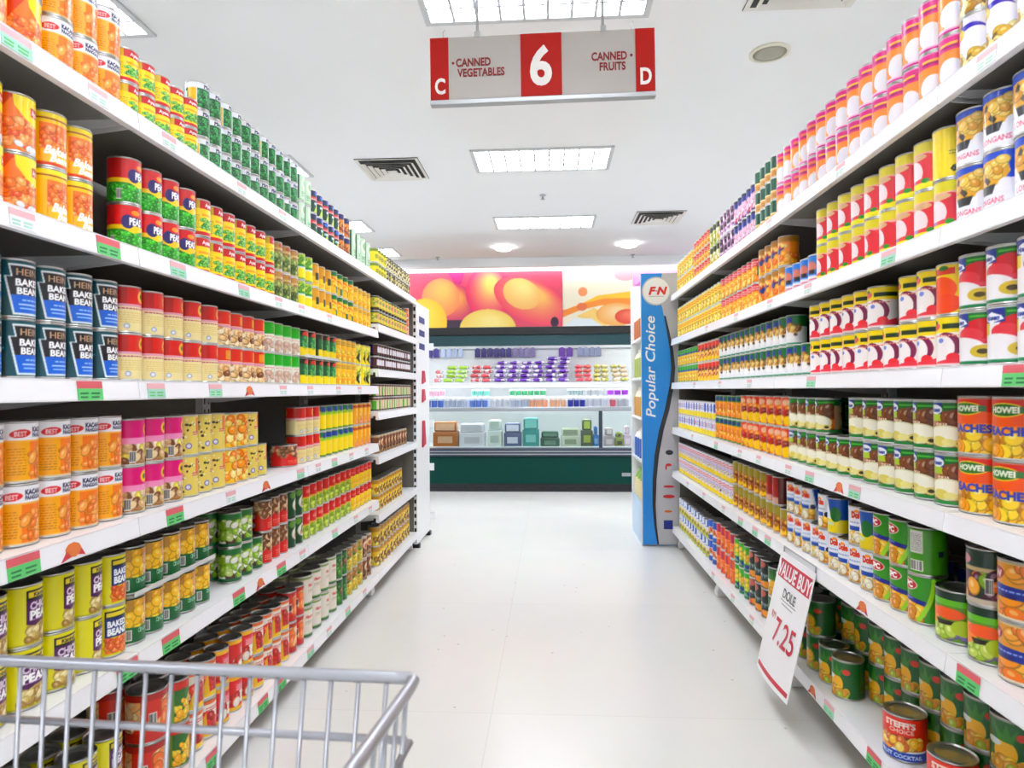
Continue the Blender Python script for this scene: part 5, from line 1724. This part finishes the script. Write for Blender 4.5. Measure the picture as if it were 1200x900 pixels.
mx0, mx1, mx2 = at(470, 350, Y=MY).x, at(659, 350, Y=MY).x, at(741, 350, Y=MY).x
c = Canvas(240, 70, (mx1 - mx0) / (mz1 - mz0), 3, ss=2)
c.bg('#e0607a')
c.rect(-1, 0, -.3, .45, '#4a3a52')
c.poly([(-.42, 1), (-.2, 1), (-.24, .8), (-.3, .74)], '#c03a86')
grad_ell(c, -.36, .45, .42, .36, '#f6b46a', '#cc4a7c', -.3)
grad_ell(c, -.5, .55, .34, .34, '#fac878', '#f2a070', -.3)
c.poly([(-.75, .3), (-.5, .08), (-.44, .12), (-.68, .4)], '#8a3a5a')
grad_ell(c, -.7, .12, .4, .42, '#f8d860', '#f2c84a')
c.rect(-.42, .0, -.2, .16, '#4a3a52')
grad_ell(c, .09, .62, .4, .46, '#fbe08a', '#e84a7c', .15)
c.poly([(.25, .9), (.36, .72), (.42, .7), (.34, .92)], '#b83a7a')
grad_ell(c, .6, .48, .68, .36, '#f8cc7a', '#ec6478', -.42)
grad_ell(c, .5, .6, .34, .26, '#fae29a', '#f6c880', -.42)
grad_ell(c, .08, .0, .5, .34, '#f8e8a0', '#f0d678')
c.ell(.9, .1, .07, .09, '#4a3048')

p = art_panel('fruit_mural', c, (mx0, MY, mz0), (mx1 - mx0, 0, 0), (0, 0, mz1 - mz0), M_POSTER, thick=.006)
tag(p, 'wall poster of big pink and yellow mangoes above the chilled case', 'poster', 'food posters above the case')
c = Canvas(110, 70, (mx2 - mx1) / (mz1 - mz0), 4, ss=2)
c.bg('#f2ecd8')
c.poly([(-1, .2), (-.5, .4), (0, .55), (1, .62), (1, .45), (0, .4)], '#f8cc4a')
c.poly([(-1, .3), (-.4, .42), (.2, .5), (1, .5), (1, .38), (.1, .38), (-.5, .3), (-1, .18)], '#f0a04a')
c.poly([(-.6, .2), (-.1, .34), (.5, .1), (.2, .02)], '#f4d68a')
grad_ell(c, .55, .22, .36, .2, '#f6dcb0', '#f0b870')
grad_ell(c, .85, .18, .22, .13, '#ee8a72', '#e0604a')
c.ell(-.42, .62, .08, .08, '#eaa070'); c.ell(-.45, .36, .09, .07, '#e88a5a'); c.ell(.8, .9, .2, .1, '#f0b0b8')
c.poly([(-1, 0), (-.7, .16), (-.2, .16), (.2, 0)], '#e6eef0')

p = art_panel('food_mural', c, (mx1 + .008, MY, mz0), (mx2 - mx1 - .008, 0, 0), (0, 0, mz1 - mz0), M_POSTER, thick=.006)
tag(p, 'wall poster of yellow pastry curls and peach slices above the chilled case', 'poster', 'food posters above the case')
c = Canvas(60, 70, .9, 5, ss=2)
c.bg('#e4b0dc'); grad_ell(c, -.4, .5, .3, .35, '#f0c8e8', '#c87ab8'); grad_ell(c, .4, .3, .3, .3, '#f4d8f0', '#b86aa8'); c.ell(-.5, .1, .12, .1, '#7a3a5a')

p = art_panel('flower_mural', c, (mx2 + .01, MY, mz0), (1.1, 0, 0), (0, 0, mz1 - mz0), M_POSTER, thick=.006)
tag(p, 'lilac wall poster beside the tall blue display panel', 'poster', 'food posters above the case')

# ------------------------------------------------------------------ blue side panel and its display unit
M_BLUE = mat('panel_blue', '#1f8fe6', 0.35, noise=0.05, nscale=2)
M_PGREY = mat('panel_grey', '#c4c3c8', 0.45, noise=0.03, nscale=4)
M_PDARK = mat('panel_dark_wave', '#2a2f38', 0.4)
M_LBLUE = mat('panel_pale_blue', '#bcd6f2', 0.4)
M_PRED = mat('logo_red', '#d62a30', 0.4)
M_PNAVY = mat('logo_navy', '#1f2f8e', 0.4)
M_PWHITE = mat('panel_white_letters', '#f4f7fb', 0.4)
PYD = 4.86
pl_, pr_ = at(752, 480, Y=PYD).x, at(792, 480, Y=PYD).x
pz0, pz1 = max(0.015, at(772, 648, Y=PYD).z), at(772, 320, Y=PYD).z
PWd, PHt = pr_ - pl_, pz1 - pz0
PWX = pr_ + .16 - pl_
du = empty('display_unit', (pl_, PYD, 0))
tag(du, 'tall blue-sided promotional display unit at the end of the fruit side shelves', 'display unit')
obj_box('side_panel', (0, PWX, 0, .03, pz0, pz1), M_PGREY, du, .003)


def pfx(px, py):
    return ((px - 752) / 40 * PWd, pz1 - (py - 320) / 328 * PHt)


edge = [(784, 320), (770, 332), (758, 345), (764, 358), (776, 366), (781, 385), (785.5, 410), (787, 435), (785, 455), (779, 485), (772, 510), (766.5, 540), (764, 570), (763.5, 600), (765.5, 625), (769, 648)]
edge = [(777, 320), (776, 330), (776, 358), (779, 372), (782, 390), (785.5, 412), (787, 435), (785, 455), (779, 485), (772, 510), (766.5, 540), (764, 570), (763.5, 600), (765.5, 625), (769, 648)]
ep = [pfx(*q) for q in edge]
bm = bmesh.new()
prism(bm, [(0.002, pz1 - .002), *[(a, max(pz0 + .002, min(pz1 - .002, b))) for a, b in ep], (0.002, pz0 + .002)], 'y', -.003, -.0004)
link('blue_field', new_mesh('blue_field', bm, M_BLUE), du)
bm = bmesh.new()
wv = ep[3:]
wd_ = [.012 + .022 * math.sin(PI * i / (len(wv) - 1)) for i in range(len(wv))]
prism(bm, [(a, max(pz0 + .002, b)) for a, b in wv] + [(a + q, max(pz0 + .002, b)) for (a, b), q in list(zip(wv, wd_))[::-1]], 'y', -.004, -.0005)
link('dark_wave', new_mesh('dark_wave', bm, M_PDARK), du)
cxz = pfx(770, 342)
for nm, rr, m, y0, y1 in (('disc_rim', 17.0, M_PGREY, -.007, -.0032), ('disc', 15.5, mat('disc_white', '#eef0f2', .4), -.009, -.0072)):
    bm = bmesh.new()
    prism(bm, [(cxz[0] + rr / 40 * PWd * math.cos(2 * PI * i / 40), cxz[1] + rr / 40 * PWd * math.sin(2 * PI * i / 40)) for i in range(40)], 'y', y0, y1)
    link(nm, new_mesh(nm, bm, m), du)
for _s, _dx, _h, _dz in (('F', -6.2, 9.0, 0), ('&', -.6, 3.6, -1.5), ('N', 5.6, 9.0, 0)):
    letters('emblem_letter', _s, _h / 40 * PWd, M_PRED, du, (cxz[0] + _dx / 40 * PWd, -.0098, cxz[1] + .004 + _dz / 40 * PWd), (1, 0, 0), (0, 0, 1), bold=.05, shear=.25, depth=.0015, wscale=1.1)
bm = bmesh.new()
box(bm, cxz[0] - 9 / 40 * PWd, cxz[0] + 9 / 40 * PWd, -.0098, -.0091, cxz[1] - .042, cxz[1] - .036)
link('emblem_line', new_mesh('emblem_line', bm, M_PGREY), du)
cc = pfx(762.5, 434)
letters('slogan', 'Popular Choice', 11.5 / 40 * PWd, M_PWHITE, du, (cc[0] - .002, -.0038, cc[1]), (0, 0, 1), (-1, 0, 0), bold=.012, shear=.2, depth=.0015, wscale=1.22)
for px, py, w_, h_, m in ((784, 537, 9, 6, M_PDARK), (783, 578, 13, 3, M_PRED), (783, 590, 14, 4.5, M_PRED), (782, 608, 9, 3, mat('logo_orange', '#e0702a', .4)), (782, 624, 10.5, 10, M_PNAVY), (780, 555, 2, 6, M_PRED), (783, 552, 7, 3.4, M_PRED)):
    q = pfx(px, py)
    bm = bmesh.new()
    kx = w_ / 40 * PWd / 2
    if m is M_PNAVY:
        box(bm, q[0] - kx, q[0] + kx, -.002, -.0004, q[1] - kx, q[1] + kx)
        box(bm, q[0] - kx * .7, q[0] + kx * .7, -.0026, -.0019, q[1] - kx * .6, q[1] - kx * .35)
    else:
        kz = h_ / 328 * PHt / 2
        prism(bm, [(q[0] + kx * math.cos(2 * PI * i / 20), q[1] + kz * math.sin(2 * PI * i / 20)) for i in range(20)], 'y', -.002, -.0004)
    link('logo', new_mesh('panel_logo', bm, m), du)
# the unit behind the panel: shelves open towards the aisle
UD = .6
bm = bmesh.new()
box(bm, 0.0, PWX, .0305, UD, 0.0, .30)
link('plinth', new_mesh('plinth', bm, M_LBLUE), du)
obj_box('far_side_panel', (0, PWX, UD + .0005, UD + .03, 0.0, pz1), M_CASEWHITE, du)
obj_box('rear_panel', (PWX - .02, PWX, .031, UD, .301, pz1), M_CASEWHITE, du)
UZ = [.30, .62, .94, 1.24, 1.54]
for z in UZ[1:]:
    obj_box('shelf', (0.005, PWX - .021, .031, UD - .0005, z - .018, z - .0005), M_CASEWHITE, du)
UC = [('#e8d8a0', '#7ab03a'), ('#3a6ac8', '#e8e4da'), ('#d8a04a', '#f2e8d0'), ('#b8c86a', '#e0d8c0'), ('#d07a4a', '#f0e0d0')]
for i, z in enumerate(UZ):
    for k in range(4):
        bm = bmesh.new()
        lathe(bm, [(.052, 0), (.055, .004), (.055, .15)], 16, mi=0, cap1=False)
        lathe(bm, [(.055, .15), (.035, .19), (.022, .2), (.022, .225), (.0, .226)], 16, mi=1, cap0=False, cap1=False)
        o = link('drink_bottle', new_mesh('drink_bottle', bm, [mat('bottle_%d' % i, UC[i][0], .35), mat('bottle_cap_%d' % i, UC[i][1], .35)]), None, (pl_ + .065, PYD + .11 + k * .126, z + .0005))
        tag(o, 'bottle on the blue-sided display unit, %s shelf up, %s from its panel' % (ORD[i], ORD[k]), 'bottle', 'bottles in the blue-sided display unit')

# ------------------------------------------------------------------ end unit on the vegetable side
ex = at(488, 500, Y=4.74).x
eu = empty('end_display', (LX, 4.74, 0))
tag(eu, 'white end display unit beyond the last vegetable side bay', 'display unit')
obj_box('side_panel', (-.025, 0.0, 0.0, .5, .03, 1.80), M_WHITE, eu, .003)
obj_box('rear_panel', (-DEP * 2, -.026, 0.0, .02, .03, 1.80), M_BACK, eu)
obj_box('far_side_panel', (-DEP * 2, -DEP * 2 + .025, .021, .5, .03, 1.80), M_WHITE, eu)
bm = bmesh.new()
box(bm, -.04, .012, .02, .06, 0.0, .03)
box(bm, -.04, .012, .44, .50, 0.0, .03)
box(bm, -DEP * 2, -DEP * 2 + .05, .44, .50, 0.0, .03)
link('foot', new_mesh('end_foot', bm, M_BLACK), eu)
for z in (.16, .55, .9, 1.24, 1.52):
    bm = bmesh.new()
    box(bm, -DEP * 2 + .026, -.026, .0205, .52, z - .02, z)
    box(bm, -DEP * 2, .03, .5205, .535, z - .045, z + .012)
    link('shelf', new_mesh('end_shelf', bm, M_WHITE), eu)
bm = bmesh.new()
z = .12
while z < 1.76:
    box(bm, -.021, -.006, -.0012, .0005, z, z + .028)
    z += .052
link('bracket_slots', new_mesh('bracket_slots', bm, M_SLOT), eu)
for z, hh_ in ((.72, .2), (1.06, .1), (1.2, .1)):
    bm = bmesh.new()
    prism(bm, [(.18, z), (.30, z + .02), (.26, z + hh_), (.2, z + hh_)], 'x', .0005, .012)
    link('red_flag', new_mesh('red_flag', bm, mat('flag_red', '#c8244a', .5)), eu)
bm = bmesh.new()
for z in (1.46, 1.56, 1.66):
    box(bm, .0005, .003, .1, .3, z, z + .045)
link('navy_notice', new_mesh('navy_notice', bm, mat('notice_navy', '#2a3a7a', .5)), eu)

# ------------------------------------------------------------------ value card hanging from the fruit side strip
cA, cB = at(915, 646, X=RX - .012), at(955, 690, X=RX - .012)
y_far, y_near = at(917, 660, X=RX - .012).y, at(957, 690, X=RX - .012).y
z_top = RZ[4] - .02
Hc = .44
lo = at(912, 790, X=RX - .085)
vc = empty('price_card', (RX - .012, (y_far + y_near) / 2, z_top))
tag(vc, 'white sale price card with red bands hanging below the fruit side fifth shelf', 'price card')
Wc = y_far - y_near
tilt = math.atan(.1 / Hc)
CR = Matrix.Rotation(tilt, 3, 'Y')          # bottom edge swings out into the aisle


def cpt(u_, v_, t=0.0):
    """u 0..1 along the card as read from the aisle (far end first), v 0..1 downwards, t in front"""
    bow = .012 * math.sin(PI * u_) * v_
    return CR @ Vector((-t - bow, Wc / 2 - u_ * Wc, -v_ * Hc))


def sheet(nm, u0, u1, v0, v1, t0, t1, m, nu=8, nv=8):
    bm = bmesh.new()
    V = {}
    for s_, t in ((0, t0), (1, t1)):
        for i in range(nu + 1):
            for j in range(nv + 1):
                V[s_, i, j] = bm.verts.new(cpt(u0 + (u1 - u0) * i / nu, v0 + (v1 - v0) * j / nv, t))
    for i in range(nu):
        for j in range(nv):
            for s_ in (0, 1):
                bm.faces.new((V[s_, i, j], V[s_, i + 1, j], V[s_, i + 1, j + 1], V[s_, i, j + 1]))
    for i in range(nu):
        for j in (0, nv):
            bm.faces.new((V[0, i, j], V[0, i + 1, j], V[1, i + 1, j], V[1, i, j]))
    for j in range(nv):
        for i in (0, nu):
            bm.faces.new((V[0, i, j], V[0, i, j + 1], V[1, i, j + 1], V[1, i, j]))
    return link(nm, new_mesh(nm, bm, m), vc)


M_CARD = mat('card_white', '#f4f3f6', 0.4)
M_CRED = mat('card_red', '#cf2440', 0.4)
sheet('card', 0, 1, 0, 1, 0, .0025, M_CARD)
sheet('red_band', .06, .97, .05, .2, .0026, .0034, M_CRED)
sheet('red_band', .06, .97, .93, .965, .0026, .0034, M_CRED)


def card_text(s, u_, v_, h, m, wscale=1.0, bold=.03):
    me = _text_mesh(s, bold, res=4)
    n = len(me.vertices)
    co = np.empty(n * 3)
    me.vertices.foreach_get('co', co)
    co = co.reshape(-1, 3)
    k = h / .73
    out = np.array([cpt(u_ + x * k * wscale / Wc, v_ - (y - .365) * k / Hc, .0042) for x, y, z in co])
    me.vertices.foreach_set('co', out.ravel())
    me.materials.clear()
    me.materials.append(m)
    me.update()
    return link('wording', me, vc)


M_CINK = mat('card_ink', '#4a4a52', 0.5)
card_text('VALUE BUY', .515, .125, .05, M_CARD, .84, .03)
card_text('DOLE', .52, .29, .034, M_CINK, 1.0, .0)
for _v, _a, _b in ((.345, .3, .74), (.375, .36, .68)):      # illegible small print
    sheet('small_print', _a, _b, _v, _v + .008, .0026, .0032, mat('card_small_print', '#a9a9b0', .5), 4, 1)
card_text('RM', .22, .5, .026, M_CRED, .9, .0)
card_text('7.25', .62, .58, .088, M_CRED, .9, .01)
bm = bmesh.new()
tube(bm, [(.002, Wc * .46, .0), (.004, Wc * .46, .02), (.004, -Wc * .46, .02), (.002, -Wc * .46, .0)], .003, 8)
link('holder_clip', new_mesh('holder_clip', bm, M_CHROME), vc)

# ------------------------------------------------------------------ shopping cart in front
TZ = .885
cor = at(487, 795, Z=TZ)           # front corner on the aisle side
rear = at(421, 905, Z=TZ)
lf = at(0, 774, Z=TZ)
yaw_c = math.atan2((rear - cor).x, -(rear - cor).y)      # direction of the side rail
fd = (lf - cor).normalized()       # along the front rail, away from the aisle
sd = Vector((rear.x - cor.x, rear.y - cor.y, 0)).normalized()   # towards the handle
CWd, CLn = .50, .82
ct = empty('shopping_cart', (cor.x, cor.y, 0))
tag(ct, 'grey wire shopping cart standing beside the vegetable side shelves', 'shopping cart')


def K(a, b, z):
    """a along the front rail, b towards the handle, z up, in cart space"""
    p = fd * a + sd * b
    return Vector((p.x, p.y, z))


TAP = .03


def rim(z):
    k = (TZ - z) / .5
    return k


def bc(a, b, z):
    """basket point: the basket narrows downwards"""
    k = (TZ - z) / .5
    a2 = CWd / 2 + (a - CWd / 2) * (1 - .12 * k)
    b2 = b + (.05 * k * (1 - b / CLn))
    return K(a2, b2, z)


R1_, R2_ = .0056, .0021
bm = bmesh.new()
ctr = [bc(0, CLn, TZ + .06), bc(0, .02, TZ), bc(0, .006, TZ), bc(.006, 0, TZ), bc(.02, 0, TZ), bc(CWd - .02, 0, TZ), bc(CWd - .006, 0, TZ), bc(CWd, .006, TZ), bc(CWd, .02, TZ), bc(CWd, CLn, TZ + .06)]
tube(bm, ctr, R1_, 12)
link('top_rail', new_mesh('cart_top_rail', bm, M_CHROME), ct)
ZB = .44


def wires(nm, lines, r=R2_):
    bm = bmesh.new()
    for L in lines:
        tube(bm, L, r, 6)
    return link(nm, new_mesh(nm, bm, M_CHROME), ct)


nF = 17
fl = [[bc(.026 + (CWd - .052) * i / nF, 0.004, TZ - .004), bc(.026 + (CWd - .052) * i / nF, 0.004, ZB)] for i in range(nF + 1)]
fh = [[bc(0.004, .001, z), bc(CWd - .004, .001, z)] for z in (TZ - .054, TZ - .2, ZB + .1)]
wires('front_grid', fl)
wires('front_crossbar', fh, .0036)
for a in (0.0, CWd):
    L = [[bc(a, .03 + (CLn - .06) * i / 26, TZ + .06 * (.03 + (CLn - .06) * i / 26) / CLn - .003), bc(a, .03 + (CLn - .06) * i / 26, ZB)] for i in range(27)]
    wires('side_grid', L)
    wires('side_crossbar', [[bc(a, .004, z), bc(a, CLn, z + .03)] for z in (TZ - .054, TZ - .2, ZB + .1)], .0036)
L = [[bc(.02 + (CWd - .04) * i / 14, .0, ZB), bc(.02 + (CWd - .04) * i / 14, CLn, ZB)] for i in range(15)] + [[bc(0, CLn * i / 8, ZB - .004), bc(CWd, CLn * i / 8, ZB - .004)] for i in range(9)]
wires('bottom_grid', L)
bm = bmesh.new()
tube(bm, [bc(0, CLn, TZ + .06), bc(0, CLn + .06, TZ + .11)], .009, 10)
tube(bm, [bc(CWd, CLn, TZ + .06), bc(CWd, CLn + .06, TZ + .11)], .009, 10)
link('handle_bracket', new_mesh('handle_bracket', bm, M_CHROME), ct)
bm = bmesh.new()
tube(bm, [bc(-.02, CLn + .06, TZ + .11), bc(CWd + .02, CLn + .06, TZ + .11)], .015, 12)
link('handle', new_mesh('cart_handle', bm, mat('handle_red', '#b8202c', .4)), ct)
bm = bmesh.new()
for a in (.05, CWd - .05):
    tube(bm, [K(a, .02, ZB - .01), K(a, .02, .16), K(a, .1, .14), K(a, CLn, .16), K(a, CLn, ZB - .01)], .01, 10)
tube(bm, [K(.05, .04, .15), K(CWd - .05, .04, .15)], .009, 8)
tube(bm, [K(.05, CLn, .17), K(CWd - .05, CLn, .17)], .009, 8)
link('chassis', new_mesh('cart_chassis', bm, M_CHROME), ct)
for a in (.05, CWd - .05):
    for b in (.06, CLn - .02):
        bm = bmesh.new()
        q = K(a, b, .06)
        lathe(bm, [(.02, -.014), (.056, -.014), (.06, -.009), (.06, .009), (.056, .014), (.02, .014)], 24)
        bmesh.ops.rotate(bm, verts=bm.verts, matrix=Matrix.Rotation(PI / 2, 3, 'Y'))
        bmesh.ops.translate(bm, verts=bm.verts, vec=q)
        wv_ = link('wheel', new_mesh('cart_wheel', bm, mat('wheel_rubber', '#3a3a3c', .6)), ct)
        bm = bmesh.new()
        for e in (-1, 1):
            tube(bm, [q + Vector((e * .02, 0, 0)), q + Vector((e * .02, .0, .075)), q + Vector((0, 0, .085))], .005, 6)
        link('fork', new_mesh('wheel_fork', bm, M_CHROME), wv_)
